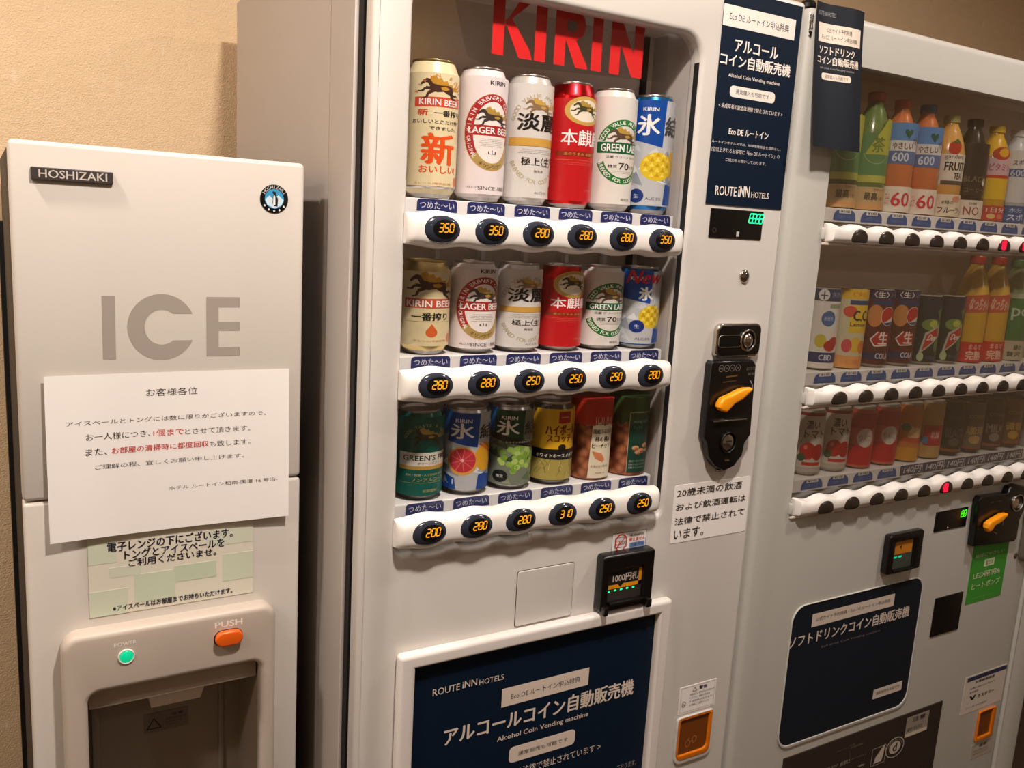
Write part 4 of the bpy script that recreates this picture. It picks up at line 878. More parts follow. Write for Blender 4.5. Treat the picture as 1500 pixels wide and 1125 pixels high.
for (u0, v0, u1, v1, cc) in ((0, .0, .22, .30, (214, 222, 200)), (.26, .10, .50, .44, (208, 219, 196)), (.50, .28, .76, .48, (202, 215, 190)), (.80, .20, 1, .54, (212, 221, 198)), (0, .62, .16, .95, (216, 223, 203)), (.70, .66, 1, .86, (219, 224, 206)), (.12, .44, .30, .56, (218, 223, 205))):
    strip(gn, F(u0, v0), F(u1, v1), cc, 1.1192, 0, 'green_patch')
NV = (34, 32, 56)
p.text('電子レンジの下にございます。', (0.1133, 1.0581), (0.2627, 1.0707), NV, 3, .025); p.text('トングとアイスペールを', (0.1323, 1.0463), (0.2521, 1.0580), NV, 3, .025)
p.text('ご利用くださいませ。', (0.1368, 1.0360), (0.2419, 1.0461), NV, 3, .025); p.text('※アイスペールはお部屋までお持ちいただけます。', (0.1178, 0.9803), (0.2622, 0.9880), NV, 3, .025)
p.build('notice_print', flat(1.1192), gn)

# ---------------------------------------------------------------- soft drink vending machine
sm = thing('vending_machine', (1.55, 1.3, 0), 'grey soft drink vending machine with bottles, at the right', 'vending machine')
SX0, SX1, STOP = 1.094, 2.060, 1.833
WX0, WX1, WZ0, WZ1 = 1.1770, 1.930, 1.48 - .475, 1.48 + .280
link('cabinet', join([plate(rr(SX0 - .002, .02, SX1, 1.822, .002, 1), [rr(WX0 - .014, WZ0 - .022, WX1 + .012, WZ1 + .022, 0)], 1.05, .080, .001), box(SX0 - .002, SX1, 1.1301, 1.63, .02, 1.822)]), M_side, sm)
link('door_gasket', plate(rr(SX0 + .006, .03, SX1 - .004, 1.818, 0), [rr(WX0 - .014, WZ0 - .022, WX1 + .012, WZ1 + .022, 0)], 1.034, .0158), M_dark, sm)
CL = [WX0 + .0, WX1]
dm = box(SX0, 1.970, 1.0, 1.034, .05, STOP, .014, 6)
link('door', cut(dm, WX0, WX1, .9, 1.2, WZ0, WZ1), M_soft, sm)
link('door_side_trim', plate(rr(1.9725, .05, SX1, STOP, .004), [], 1.0, .034, .008, 4), M_soft, sm)
link('case_back', box(WX0 - .02, WX1 + .01, 1.115, 1.125, WZ0 - .02, WZ1 + .02), M_liner, sm)
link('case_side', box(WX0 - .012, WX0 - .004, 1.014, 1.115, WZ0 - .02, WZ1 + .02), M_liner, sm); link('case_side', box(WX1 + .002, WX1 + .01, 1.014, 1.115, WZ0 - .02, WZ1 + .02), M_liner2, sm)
link('case_top', box(WX0 - .004, WX1 + .002, 1.014, 1.115, WZ1 + .010, WZ1 + .018), M_liner, sm); link('case_bottom', box(WX0 - .004, WX1 + .002, 1.034, 1.115, WZ0 - .018, WZ0 - .010), M_liner, sm)
link('window_glass', box(WX0 - .003, WX1 + .001, 1.0080, 1.0100, WZ0 - .009, WZ1 + .009), M_glass2, sm)
link('top_hinge', lathe([(0, 0), (.012, 0), (.012, .006), (.009, .010), (0, .011)], 24), M_black, sm, True).location = (1.108 - 1.55, 1.02 - 1.3, 1.8335)
TX = [1.2505 + .0693 * i for i in range(10)]
SROW = [1.48 + .0148, 1.48 - .2592, 1.48 - .4545]
SSHELF = [1.48 + .058, 1.48 - .2205, 1.48 - .4120]
for r_, zc in enumerate(SROW):
    zs = SSHELF[r_]
    sh = link('shelf', box(WX0 + .004, WX1 - .004, 1.0180, 1.105, zs - .024, zs - .0004, .001, 1), M_tray, sm)
    p = Print()
    for i, bx in enumerate(TX):
        if r_ == 2 and i >= 4:
            p.rect((bx - .034, zs - .021), (bx + .034, zs - .001), (58, 66, 96), 1); p.text('140円', (bx - .024, zs - .018), (bx + .028, zs - .004), (226, 226, 230), 3, .03, .2); p.rect((bx - .030, zs - .0235), (bx + .024, zs - .0208), (214, 212, 214), 2)
            continue
        bx -= .003; pts = [(bx - .028, zs - .0205), (bx + .028, zs - .0205)] + [(bx + .028 * math.cos(t_) ** .6 if t_ < PI / 2 - .01 else bx, zs - .018 + .0165 * math.sin(t_) ** .8) for t_ in [PI / 2 * k / 6 for k in range(7)]] 
        pts += [(2 * bx - x, z) for x, z in pts[2:-1]][::-1]
        p.poly(pts, (50, 84, 150), 1); p.rect((bx - .015, zs - .0085), (bx + .015, zs - .0015), (222, 222, 220), 2, .001); p.text('¥140', (bx - .011, zs - .0075), (bx + .011, zs - .0028), K_, 3, .03); p.text('つめた～い', (bx - .018, zs - .017), (bx + .018, zs - .0115), (120, 144, 200), 3)
    p.build('price_tabs', flat(1.0180), sh)
    link('button_bar', wavy_bar(1.1850, WX1 - .002, zc, .0292, .0030, TX[0], .0693, 1.0060, .022, True, endr=.006), M_white, sm)
    link('bar_lip', box(WX0 + .001, WX1 - .001, .9965, 1.0035, zc - .0190, zc - .0150, .001), M_frame if False else M_liner, sm)
    link('bar_end', box(WX0 - .003, WX0 + .0015, .994, 1.004, zc - .010, zc + .009, .002), M_soft, sm)
    for i, bx in enumerate(TX):
        lit = (r_ == 0 and i in (6, 7)) or (r_ == 2 and i == 5)
        me = dome(bx, zc - .0050, .0205, .0145, .9846, .0042)
        b_ = link('select_button', me, M_btn2, sm)
        for v in me.vertices:
            lim = zc - .0125
            if v.co.z + 0 < lim: v.co.z = lim
        if lit:
            p = Print(); p.rect((bx - .016, zc - .010), (bx - .001, zc + .008), (255, 20, 60), 1, .004)
            o = p.build('sold_out_lamp', flat(.9800, .0001), b_, M_rled); o['label'] = 'glowing red lamp'
# goods on show
def shell(t, w, h, shoulder=0, m=None):
    prof = [(0, .001), (.026, 0), (.0285, .003), (.0285, h * .5), (.0285, h - .006), (.026, h), (0, h)]
    return link('clear_shell', lathe(prof, 32), M_shell, t, True)
def bottle(x, z, h, liquid, cap, draw, label, group, cardf=None):
    t = thing('drink_bottle', (x, 1.052, z), label, 'bottle', group); t.rotation_euler = (0, 0, -.5)
    ml = mat('liquid_' + '_'.join(map(str, liquid)), liquid, .22, coat=.4)
    r = .0300
    link('bottle_body', lathe([(0, .002), (.022, 0), (.026, .003), (r, .010), (r, h * .62), (.026, h * .72), (.018, h * .84), (.0125, h * .90), (.0120, h * .925)], 36), ml, t, True)
    link('cap', lathe([(.0122, h * .925), (.0142, h * .928), (.0142, h * .992), (.013, h), (0, h)], 28), mat('bottle_cap', cap, .4), t, True)
    p = Print(); draw(p, h); p.build('printed_label', around(r + .0002), t, M_printg, .004, True)
    if cardf:
        p = Print(); cardf(p); p.build('price_card', around(r + .0022), t, M_print, .004, True)
    return t
def tin(x, z, h, base, draw, label, group):
    t = thing('drink_can', (x, 1.052, z), label, 'can', group); t.rotation_euler = (0, 0, -.45)
    r = .0285
    link('can_body', lathe([(0, .003), (.020, 0), (.022, .003), (r, .008), (r, h - .010), (.0265, h - .003), (.0265, h), (0, h - .002)], 36), base, t, True)
    p = Print(); draw(p, h); p.build('printed_label', around(r + .0002), t, M_printg, .004, True)
    return t
W = (236, 230, 222); BK = (34, 28, 26)
def fr(p, x0, z0, x1, z1, c, l=1): p.poly([(x0, z0), (x1, z0), (x1, z1), (x0, z1)], c, l)
def tea(p, h):
    fr(p, -.05, .05, .05, .130, (88, 134, 84)); p.poly([(-.02, .095), (.045, .095), (.045, .15), (.015, .155)], (176, 178, 70), 1.5); p.ring(.0, .105, .024, .026, .0012, (150, 176, 130), 2, 200, 340); p.text('茶', (-.010, .098), (.012, .124), (96, 120, 60), 3, .02); fr(p, -.05, .048, .05, .060, (180, 182, 84), 2)
def teacard(p): fr(p, -.030, .002, .032, .040, (196, 166, 120)); p.text('最高', (-.014, .018), (.008, .031), (70, 56, 40), 3, .03); p.text('の香り', (.010, .018), (.024, .025), (90, 74, 54), 3); p.text('急須のような', (.000, .034), (.024, .038), (90, 74, 54), 3); fr(p, -.030, .002, .032, .012, (212, 160, 104), 2)
def carrot(p, h): fr(p, -.05, .085, .05, .155, (214, 216, 216)); fr(p, -.05, .125, .05, .155, (90, 140, 200), 2); fr(p, -.05, .085, .05, .107, (92, 116, 168), 2); p.text('600', (-.020, .089), (.008, .104), (206, 214, 226), 4, .03); p.text('やさしい', (-.022, .110), (.014, .121), (120, 50, 40), 4, .02); p.poly([(.004, .128), (.012, .138), (.011, .143), (.007, .144), (.004, .140), (.001, .144), (-.003, .143), (-.004, .138)], (40, 90, 70), 4); p.text('大麦', (.014, .118), (.026, .132), (120, 50, 40), 4)
def carrotcard(p): fr(p, -.030, .002, .030, .046, (232, 222, 208)); p.text('60', (-.014, .012), (.020, .036), (206, 40, 60), 3, .03); p.text('日分', (-.024, .014), (-.017, .034), (206, 60, 80), 3)
def fruit(p, h): fr(p, -.05, .060, .05, .115, (226, 218, 204)); p.ell(-.002, .126, .012, .012, (196, 60, 46), 2); p.poly([(-.010, .134), (.008, .134), (.0, .142)], (90, 120, 60), 3); p.text('FRUIT', (-.016, .085), (.024, .100), BK, 3, .03); p.text('TEA', (.002, .070), (.018, .081), BK, 3, .03); p.text('garden', (-.018, .104), (.016, .114), (90, 80, 60), 3); fr(p, -.02, .060, .03, .067, (90, 76, 66), 3)
def fruitcard(p): fr(p, -.030, .002, .032, .042, (226, 214, 190)); p.text('フルーツ', (-.020, .008), (.024, .019), BK, 3, .02); p.text('8種の', (-.014, .024), (.008, .031), BK, 3); p.ell(.014, .034, .010, .006, (220, 150, 120), 2)
def coffee1(p, h): fr(p, -.05, .045, .05, .14, (50, 40, 34)); p.textc('BLACK', .0, .075, .010, (120, 104, 80), 3, .03); p.ell(.018, .07, .004, .007, (226, 220, 210), 3); p.textc('コーヒー', 0, .055, .008, (140, 120, 96), 3)
def nocard(p): fr(p, -.030, .002, .032, .036, (222, 212, 198)); p.text('NO', (-.016, .008), (.014, .024), (160, 76, 70), 3, .01); p.text('砂糖', (-.008, .027), (.008, .032), (120, 100, 90), 3)
def yel(p, h): fr(p, -.05, .042, .05, .082, (228, 190, 40)); fr(p, -.05, .082, .05, .088, (200, 60, 40), 2); fr(p, -.05, .088, .05, .120, (214, 180, 186), 1); p.ell(0, .128, .018, .012, (190, 70, 44), 2); p.ell(.004, .130, .010, .008, (236, 180, 50), 3); p.text('ビタミン', (-.020, .096), (.022, .110), (170, 90, 120), 3, .02)
def redcard(p): fr(p, -.022, .002, .026, .030, (196, 60, 50)); p.text('1日分', (-.016, .017), (.022, .027), (240, 220, 200), 3, .03); p.ell(-.006, .010, .008, .005, (220, 190, 120), 3); p.ell(.012, .010, .007, .005, (220, 120, 90), 3)
def sport(p, h): fr(p, -.05, .090, .05, .105, (74, 96, 150), 1.5); fr(p, -.05, .105, .05, .14, (214, 212, 210)); p.text('600', (-.020, .091), (.006, .103), (196, 206, 222), 3, .03); p.text('スポーツ', (-.018, .112), (.02, .122), (60, 70, 90), 3, .02); fr(p, -.05, .04, .05, .09, (206, 208, 212))
def sportcard(p): fr(p, -.024, .002, .026, .034, (50, 88, 150)); p.text('スポ', (-.016, .006), (.016, .018), (220, 226, 236), 3, .03); p.text('水分', (-.014, .021), (.012, .030), (220, 226, 236), 3)
gs = 'bottles on the top shelf of the soft drink machine'; Z1 = SSHELF[0]; PX = [1.262 + .0727 * i for i in range(10)]
def near(k): return ['first', 'second', 'third', 'fourth', 'fifth', 'sixth', 'seventh', 'eighth', 'ninth'][k]
bottle(PX[0], Z1, .200, (70, 84, 48), (60, 110, 60), tea, 'green tea bottle half behind the hanging navy sheet, leftmost on the top shelf', gs, teacard)
bottle(PX[1], Z1, .200, (104, 128, 66), (196, 70, 60), tea, 'green tea bottle with a tan card, between the other tea bottle and the orange bottles', gs, teacard)
bottle(PX[2], Z1, .196, (206, 120, 70), (200, 90, 70), carrot, 'orange vegetable juice bottle with a white 60 card, left one of the pair', gs, carrotcard)
bottle(PX[3], Z1, .196, (206, 120, 70), (70, 120, 160), carrot, 'orange vegetable juice bottle with a white 60 card, right one of the pair', gs, carrotcard)
bottle(PX[4], Z1, .186, (222, 170, 90), (190, 190, 120), fruit, 'fruit tea bottle with a strawberry on a white label, top shelf', gs, fruitcard)
bottle(PX[5], Z1, .186, (52, 42, 34), (40, 34, 30), coffee1, 'black coffee bottle above a card reading NO, top shelf', gs, nocard)
bottle(PX[6], Z1, .182, (224, 178, 50), (230, 196, 60), yel, 'yellow drink bottle with a red card on the top shelf', gs, redcard)
bottle(PX[7], Z1, .182, (196, 200, 206), (230, 230, 230), sport, 'white and blue sports drink bottle at the right of the top shelf', gs, sportcard)
def cbd(p, h):
    fr(p, -.05, .004, .05, h - .002, (226, 222, 216)); fr(p, -.032, h - .022, .032, h - .001, (62, 68, 98), 2); p.ell(-.012, h - .0115, .0095, .0100, (222, 220, 220), 3); p.line([(-.012, h - .019), (-.012, h - .004)], .002, (62, 68, 98), 4); p.line([(-.018, h - .012), (-.006, h - .012)], .002, (62, 68, 98), 4); p.text('天然水', (.002, h - .015), (.026, h - .006), (150, 160, 200), 3)
    p.ell(.0, h - .052, .0125, .0135, (74, 104, 160), 2, 20); p.text('新発売', (-.008, h - .056), (.008, h - .048), (200, 210, 230), 3); p.ell(-.010, .052, .010, .012, (206, 190, 70), 2); p.ell(.008, .044, .012, .010, (180, 50, 50), 3); p.ell(.015, .050, .010, .010, (190, 60, 56), 2.5); fr(p, -.032, .014, .032, .032, (52, 60, 104), 2); p.text('CBD', (-.010, .018), (.014, .028), (206, 210, 222), 3, .03); p.rect((.0, h - .034), (.024, h - .027), (150, 170, 140), 2)
def lemon(p, h):
    fr(p, -.05, .024, .05, h - .002, (206, 200, 172)); fr(p, -.032, h - .018, .034, h - .001, (232, 190, 60), 2); p.text('ビタミン', (-.010, h - .013), (.022, h - .005), (214, 120, 50), 3, .02); fr(p, -.014, h - .028, .034, h - .020, (52, 72, 120), 2); fr(p, -.012, h - .078, .034, h - .028, (230, 196, 60), 2)
    p.ell(-.012, h - .040, .012, .010, (214, 84, 70), 3); p.text('C.C.', (-.006, h - .056), (.026, h - .038), (40, 50, 50), 4, .04); p.text('Lemon', (-.010, h - .066), (.022, h - .059), (60, 90, 60), 4, .03); p.ell(-.012, .042, .009, .012, (206, 80, 90), 3); p.ell(.004, .044, .012, .014, (226, 190, 70), 2.5); p.ell(.018, .040, .009, .012, (222, 130, 60), 3); fr(p, -.05, .002, .05, .024, (226, 164, 96), 1); p.text('レモン70個分', (-.018, .008), (.024, .018), (222, 110, 90), 3)
def cola(p, h):
    fr(p, -.05, .006, .05, h - .002, (92, 44, 36)); fr(p, -.032, h - .018, .034, h - .001, (54, 52, 84), 2); p.text('〈生〉', (-.020, h - .015), (.006, h - .004), W, 3, .02); p.text('コーラ', (.010, h - .013), (.026, h - .006), (160, 160, 190), 3); fr(p, -.02, h - .028, .034, h - .020, (40, 60, 110), 2)
    p.ell(-.014, h - .048, .014, .020, (206, 140, 80), 1.5); p.ell(.010, h - .048, .0145, .0175, (226, 220, 216), 2.5); p.poly([(x, z) for x, z in ell(.010, h - .048, .0135, .0165, 30) if z > h - .056 + (x - .010) * .5], (192, 46, 42), 3); p.poly([(x, z) for x, z in ell(.010, h - .048, .0135, .0165, 30) if z < h - .058 + (x - .010) * .2], (44, 70, 120), 3)
    p.poly([(-.018, .050), (-.010, .040), (.016, .042), (.016, .064), (-.006, .066)], (182, 50, 44), 2); p.line([(-.006, .066), (-.018, .052), (-.010, .040), (.016, .042)], .002, W, 3); p.text('生', (-.004, .044), (.014, .066), W, 4, .03); fr(p, -.032, .014, .006, .028, (44, 48, 88), 2); p.text('COLA', (-.006, .017), (.020, .027), (206, 200, 210), 3, .04)
def dew(p, h):
    fr(p, -.05, .006, .05, h - .002, (44, 48, 44)); fr(p, -.02, h - .045, .03, h - .004, (46, 44, 64), 1.5); p.ell(.0, h - .056, .018, .011, (120, 146, 70), 2); p.ell(.004, h - .054, .008, .007, (190, 200, 90), 3); p.poly([(.010, h - .03), (.026, h - .02), (.018, h - .045)], (96, 130, 84), 2.5)
    p.poly([(-.018, .020), (.022, .058), (.018, .080), (-.010, .062)], (186, 186, 170), 3); p.poly([(-.013, .028), (.018, .058), (.015, .074), (-.007, .059)], (190, 56, 44), 4); p.text('Dew', (-.006, .048), (.012, .060), W, 5, .03, .4); p.ell(-.014, .016, .006, .009, (180, 196, 150), 3); p.ell(.016, .038, .006, .012, (90, 130, 80), 2.5); p.text('SODA', (-.004, .012), (.016, .018), (110, 110, 150), 4)
def mang(p, h): fr(p, -.05, .042, .05, .112, (218, 172, 48)); p.poly([(-.03, .098), (.03, .104), (.03, .140), (-.03, .132)], (206, 96, 70), 2); p.text('なっちゃん', (-.020, .106), (.022, .130), (236, 190, 170), 3, .03, .15)
def mangcard(p): fr(p, -.030, .002, .032, .042, (208, 44, 36)); p.text('まるで', (-.010, .028), (.016, .038), (238, 190, 170), 3, .03); p.text('完熟', (-.014, .006), (.016, .025), (238, 200, 180), 3, .04)
def grn(p, h): fr(p, -.05, .045, .05, .13, (66, 126, 70)); p.text('po', (-.016, .085), (.020, .110), (200, 216, 196), 3, .02); fr(p, -.05, .13, .05, .14, (190, 200, 180), 1)
def grncard(p): fr(p, -.030, .002, .032, .042, (196, 186, 160)); p.text('緑の', (-.004, .024), (.014, .034), (50, 80, 50), 3, .02); p.text('贅沢', (-.016, .010), (.012, .020), (50, 80, 50), 3, .02)
gs = 'cans on the middle shelf of the soft drink machine'; Z2 = SSHELF[1]; M_tin = M_alu
tin(PX[0], Z2, .143, M_pet, cbd, 'white can with a dark blue header and red fruit, left end of the middle shelf', gs)
tin(PX[1], Z2, .143, M_pet, lemon, 'yellow lemon soda can with black C.C. lettering, middle shelf', gs)
tin(PX[2], Z2, .143, M_pet, cola, 'brown and blue cola can beside the yellow lemon can', gs)
tin(PX[3], Z2, .143, M_pet, cola, 'brown and blue cola can beside the dark green can', gs)
tin(PX[4], Z2, .134, M_pet, dew, 'dark green soda can beside the cola cans', gs)
tin(PX[5], Z2, .134, M_pet, dew, 'dark green soda can beside the tall yellow bottles', gs)
gs2 = 'tall bottles on the middle shelf of the soft drink machine'
bottle(PX[6], Z2, .212, (224, 184, 70), (180, 50, 40), mang, 'tall yellow juice bottle with a red card, left of the two on middle shelf', gs2, mangcard)
bottle(PX[7], Z2, .212, (224, 184, 70), (180, 50, 40), mang, 'tall yellow juice bottle with a red card, right of the two on middle shelf', gs2, mangcard)
bottle(PX[8], Z2, .208, (150, 170, 120), (80, 120, 70), grn, 'tall green labelled bottle at the right end of the middle shelf', gs2, grncard)
def tomato(p, h): fr(p, -.05, .016, .05, h - .004, (214, 206, 198)); fr(p, -.05, h - .010, .05, h - .004, (150, 40, 36), 2); p.text('濃い', (-.014, h - .034), (.010, h - .018), BK, 3, .02); p.text('トマト', (-.016, h - .050), (.022, h - .036), BK, 3, .03); p.ell(-.008, .046, .014, .016, (190, 36, 34), 2); p.ell(.012, .044, .013, .015, (176, 30, 30), 2.5); p.ell(-.012, .053, .003, .004, (230, 120, 110), 3); p.ell(-.018, .034, .007, .007, (54, 96, 70), 4); fr(p, -.016, .020, .020, .026, (196, 60, 50), 3)
def redcan(p, h): fr(p, -.05, .004, .05, h - .004, (208, 100, 84)); fr(p, -.05, .008, .05, .046, (196, 34, 40), 2); p.ell(.002, .060, .016, .018, (222, 214, 206), 3); p.text('りんご', (-.010, .054), (.014, .066), (150, 130, 120), 4); fr(p, -.026, h - .040, .026, h - .012, (190, 40, 40), 2)
def orng(p, h): fr(p, -.05, .004, .05, h - .004, (206, 130, 60)); fr(p, -.05, .004, .05, .030, (222, 160, 50), 2); p.ell(-.012, .070, .009, .008, (60, 110, 70), 3); p.ell(.006, .056, .014, .014, (232, 196, 140), 2); p.poly([(-.02, .042), (.026, .038), (.026, .050), (-.02, .050)], (206, 80, 50), 3); p.text('みかん', (-.004, .060), (.022, .072), (240, 220, 190), 4, .02)
def rbl(p, h): fr(p, -.05, .004, .05, h - .004, (196, 160, 100)); p.rect((-.020, .028), (.022, .070), (190, 40, 40), 2, .004); p.ell(.002, .050, .010, .011, (210, 80, 84), 3); p.rect((-.024, .032), (-.010, .046), (80, 130, 180), 4, .002); p.text('乳酸', (-.006, .044), (.012, .056), W, 5)
def cof(cc, s, c2):
    def f(p, h): fr(p, -.05, .014, .05, h - .004, cc); p.text(s, (-.018, .040), (.020, .058), c2, 3, .03); fr(p, -.05, .010, .05, .016, (150, 90, 60), 2); p.ell(.0, .030, .012, .009, c2, 2.2); p.text('COFFEE', (-.016, .074), (.018, .082), c2, 3, .01)
    return f
gs = 'cans on the bottom shelf of the soft drink machine'; Z3 = SSHELF[2]; QX = [1.260 + .0700 * i for i in range(10)]
M_tindark = mat('dark_tin', (46, 34, 30), .4)
tin(QX[0], Z3, .120, M_pet, tomato, 'tomato juice can at the left end of the bottom shelf', gs); tin(QX[1], Z3, .120, M_pet, tomato, 'tomato juice can beside the red apple cans', gs)
tin(QX[2], Z3, .118, M_pet, redcan, 'red apple drink can beside the tomato juice', gs); tin(QX[3], Z3, .118, M_pet, redcan, 'red apple drink can beside the orange can', gs)
tin(QX[4], Z3, .118, M_pet, orng, 'orange fruit drink can on the bottom shelf', gs); tin(QX[5], Z3, .118, M_pet, rbl, 'tan can with a red square and small blue patch, bottom shelf', gs)
tin(QX[6], Z3, .112, M_tindark, cof((40, 34, 34), 'BLACK', (92, 84, 80)), 'near-black coffee can, leftmost of the coffee cans on the bottom shelf', gs); tin(QX[7], Z3, .112, M_tindark, cof((116, 104, 96), '珈琲', (200, 166, 100)), 'grey and gold coffee can on the bottom shelf', gs)
tin(QX[8], Z3, .112, M_tindark, cof((74, 46, 44), 'WONDA'[:3] if False else 'MILK', (150, 140, 136)), 'dark brown coffee can with pale lettering on the bottom shelf', gs); tin(QX[9], Z3, .112, M_tindark, cof((120, 84, 34), '微糖', (210, 170, 70)), 'gold and brown coffee can at the far right of the bottom shelf', gs)

# hanging navy sheet at the top left of the soft drink machine
a, b = ((1.1043, 1.6239)[0] - .004, (1.1043, 1.6239)[1]), ((1.2088, 1.8319)[0], 1.8395)
def fh(x, z):
    t_ = (1.84 - z) / .22; return .9955 - .024 * t_ ** 1.3 + .004 * math.sin((x - a[0]) / (b[0] - a[0]) * PI * 2.0) * (1 - t_ * .5)
hs = sheet('hanging_sheet', a, b, fh, M_navy2, 20, 14); hs['label'] = 'narrow navy advertising sheet curling off the top left of the soft drink machine'; hs['category'] = 'poster'
p = Print()
F = lambda u, v: (a[0] + u * (b[0] - a[0]), a[1] + v * (b[1] - a[1]))
p.text('ROUTE INN HOTELS', F(.06, .915), F(.42, .945), (150, 150, 156), 1); p.rect(F(.08, .735), F(.92, .865), (240, 226, 212), 1)
p.text('公式サイト予約特典', F(.26, .805), F(.72, .84), (40, 44, 56), 3); p.text('Eco DE ルートイン申込特典', F(.16, .755), F(.84, .79), (40, 44, 56), 3)
p.text('ソフトドリンク', F(.12, .655), F(.80, .710), (236, 226, 216), 1, .03); p.text('コイン自動販売機', F(.08, .585), F(.90, .642), (236, 226, 216), 1, .03); p.text('Soft drink Coin Vending machine', F(.14, .548), F(.80, .568), (170, 166, 166), 1)
p.rect(F(.18, .478), F(.74, .525), (236, 222, 208), 1, .004); p.text('通常購入も可能です', F(.25, .488), F(.68, .514), (60, 56, 60), 3)
p.build('sheet_print', surf(fh, .00006), hs, None, .008)
p = Print(); p.text('お金', (1.0930, 1.8098), (1.1017, 1.8210), (90, 84, 80), 1, .03); p.text('投入', (1.0935, 1.7981), (1.1020, 1.8103), (90, 84, 80), 1, .03); p.poly([(1.0927, 1.7940), (1.1000, 1.7862), (1.1015, 1.7954)], (30, 28, 26), 1); p.build('side_marking', flat(1.0), sm)

# advert panel set in the lower door
a, b = (1.2172, 0.5577), (1.5887, 0.8347)
pf = link('advert_recess_rim', plate(rr(a[0] - .0022, a[1] - .006, b[0] + .0045, b[1] + .0015, .032, 8), [rr(a[0], a[1], b[0], b[1], .030, 8)], .9972, .0033, .001, 3), M_soft, sm)
ps = link('advert_panel', plate(rr(a[0] + .0002, a[1] + .0002, b[0] - .0002, b[1] - .0002, .030, 8), [], .9985, .0018), M_navy2, sm); ps['label'] = 'dark navy rounded advert panel with white lettering'
p = Print(); G_ = (212, 198, 186)
strip(ps, (1.2695, 0.7875), (1.5035, 0.8129), G_, .9985); p.text('公式サイト予約特典・Eco DE ルートイン申込特典', (1.2790, 0.7972), (1.4917, 0.8050), (50, 50, 60), 3)
p.text('ソフトドリンクコイン自動販売機', (1.2141, 0.7555), (1.5570, 0.7788), G_, 3, .025); p.text('Soft drink Coin Vending machine', (1.3032, 0.7388), (1.4712, 0.7446), (120, 112, 112), 3)
strip(ps, (1.4793, 0.5930), (1.5688, 0.6130), G_, .9985); p.text('通常販売も可能です', (1.4875, 0.6001), (1.5606, 0.6075), (60, 56, 60), 3)
p.build('white_print', flat(.9985), ps)
# banknote slot
a, b = (1.4466, 0.8637), (1.5489, 0.9434)
ia, ib = (1.4647, 0.8688), (1.5246, 0.9271)
bs = link('banknote_slot', plate(rr(a[0], a[1], b[0], b[1], .006), [rr(ia[0], ia[1], ib[0], ib[1], .003)], .984, .016, .004, 3), M_black, sm)
link('slot_back', box(ia[0] - .0005, ib[0] + .0005, .9890, .9995, ia[1] - .002, ib[1] + .002), mat('slot_green_grey', (66, 74, 66), .35), bs)
p = Print(); hh = ib[1] - ia[1]; p.rect((ia[0], ia[1] + hh * .55), (ib[0] - .003, ib[1]), (196, 124, 34), 1); p.poly([(ia[0] + .018, ia[1] + hh * .8), (ia[0] + .024, ia[1] + hh * .7), (ia[0] + .024, ia[1] + hh * .86)], BK, 2); p.build('slot_print', flat(.9890), bs)
p = Print(); p.rect((ia[0] + .001, ia[1] + hh * .42), (ia[0] + .014, ia[1] + hh * .48), (0, 255, 120)); p.rect((ia[0] + .018, ia[1] + hh * .42), (ia[0] + .028, ia[1] + hh * .48), (0, 255, 120)); p.build('green_slot_lights', flat(.9890), bs, M_pled)
link('slot_lip', box(ia[0], ib[0], .980, .988, ia[1] - .001, ia[1] + .004, .002), M_black, bs)
# display
a, b = (1.6006, 0.9251), (1.7062, 0.9666)
dsp = link('coin_display', plate(rr(a[0], a[1], b[0], b[1], .001), [], .9985, .003, .0004), M_black, sm)
pd = seg_digits('88', b[0] - .0145, b[1] - .0130, .0135); pd.build('green_led_readout', flat(.9985), dsp, M_gled2)
c = (1.6446, 0.9300); link('display_lamp', dome(c[0], c[1], .0013, .0013, .9985, .001), mat('white_led', (220, 160, 150), .3, emit=(255, 180, 160), es=.6), dsp)
# coin unit
cu = link('coin_unit', plate([(1.7221, 0.8829), (1.7164, 0.9816), (1.7245, 0.9894), (1.8181, 0.9867), (1.8253, 0.9996), (1.8459, 1.0023), (1.8748, 0.9961), (1.8870, 0.9818), (1.8917, 0.9454), (1.8782, 0.9208), (1.8792, 0.8812), (1.8716, 0.8729)][::-1], [], .984, .016, .003, 3), M_black, sm)
link('return_lever', plate([(1.7357, 0.9254), (1.7366, 0.9338), (1.7462, 0.9398), (1.7666, 0.9443), (1.7860, 0.9495), (1.8029, 0.9488), (1.8009, 0.9426), (1.7827, 0.9321), (1.7617, 0.9274), (1.7540, 0.9173), (1.7441, 0.9160)][::-1], [], .968, .014, .004, 3), M_lever, cu)
c = (1.8571, 0.9618); link('coin_ring', plate(ell(c[0], c[1], .0215, .0195), [ell(c[0], c[1], .0180, .0160)], .981, .004, .001), M_chrome, cu); link('coin_slot_cup', dome(c[0] - .004, c[1] - .001, .010, .010, .984, .001), mat('slot_bronze', (130, 110, 90), .35), cu)
p = Print(); p.text('投入口', (1.7568, 0.9723), (1.7951, 0.9743), (90, 86, 82), 1); p.line([(1.8138, 0.9337), (1.8155, 0.9173)], .001, (150, 150, 150)); p.line([(1.7841, 0.9069), (1.7987, 0.9011)], .0015, (170, 165, 160)); p.text('返却レバー', (1.7706, 0.8889), (1.8337, 0.8890), (84, 80, 76), 1); p.build('coin_unit_print', flat(.984), cu)
a = (1.9192, 0.7424); link('lock_cover', plate(rr((1.9200, 0.8157)[0], (1.9200, 0.8157)[1], (1.9200, 0.8157)[0] + .07, (1.8905, 0.9399)[1], .018, 6), [], .988, .012, .004, 3), mat('bronze_grey', (110, 100, 90), .35), sm)
c = (1.9144, 0.8292); link('key_hole', dome(c[0], c[1], .0060, .0080, 1.0, .002), M_chrome, sm)
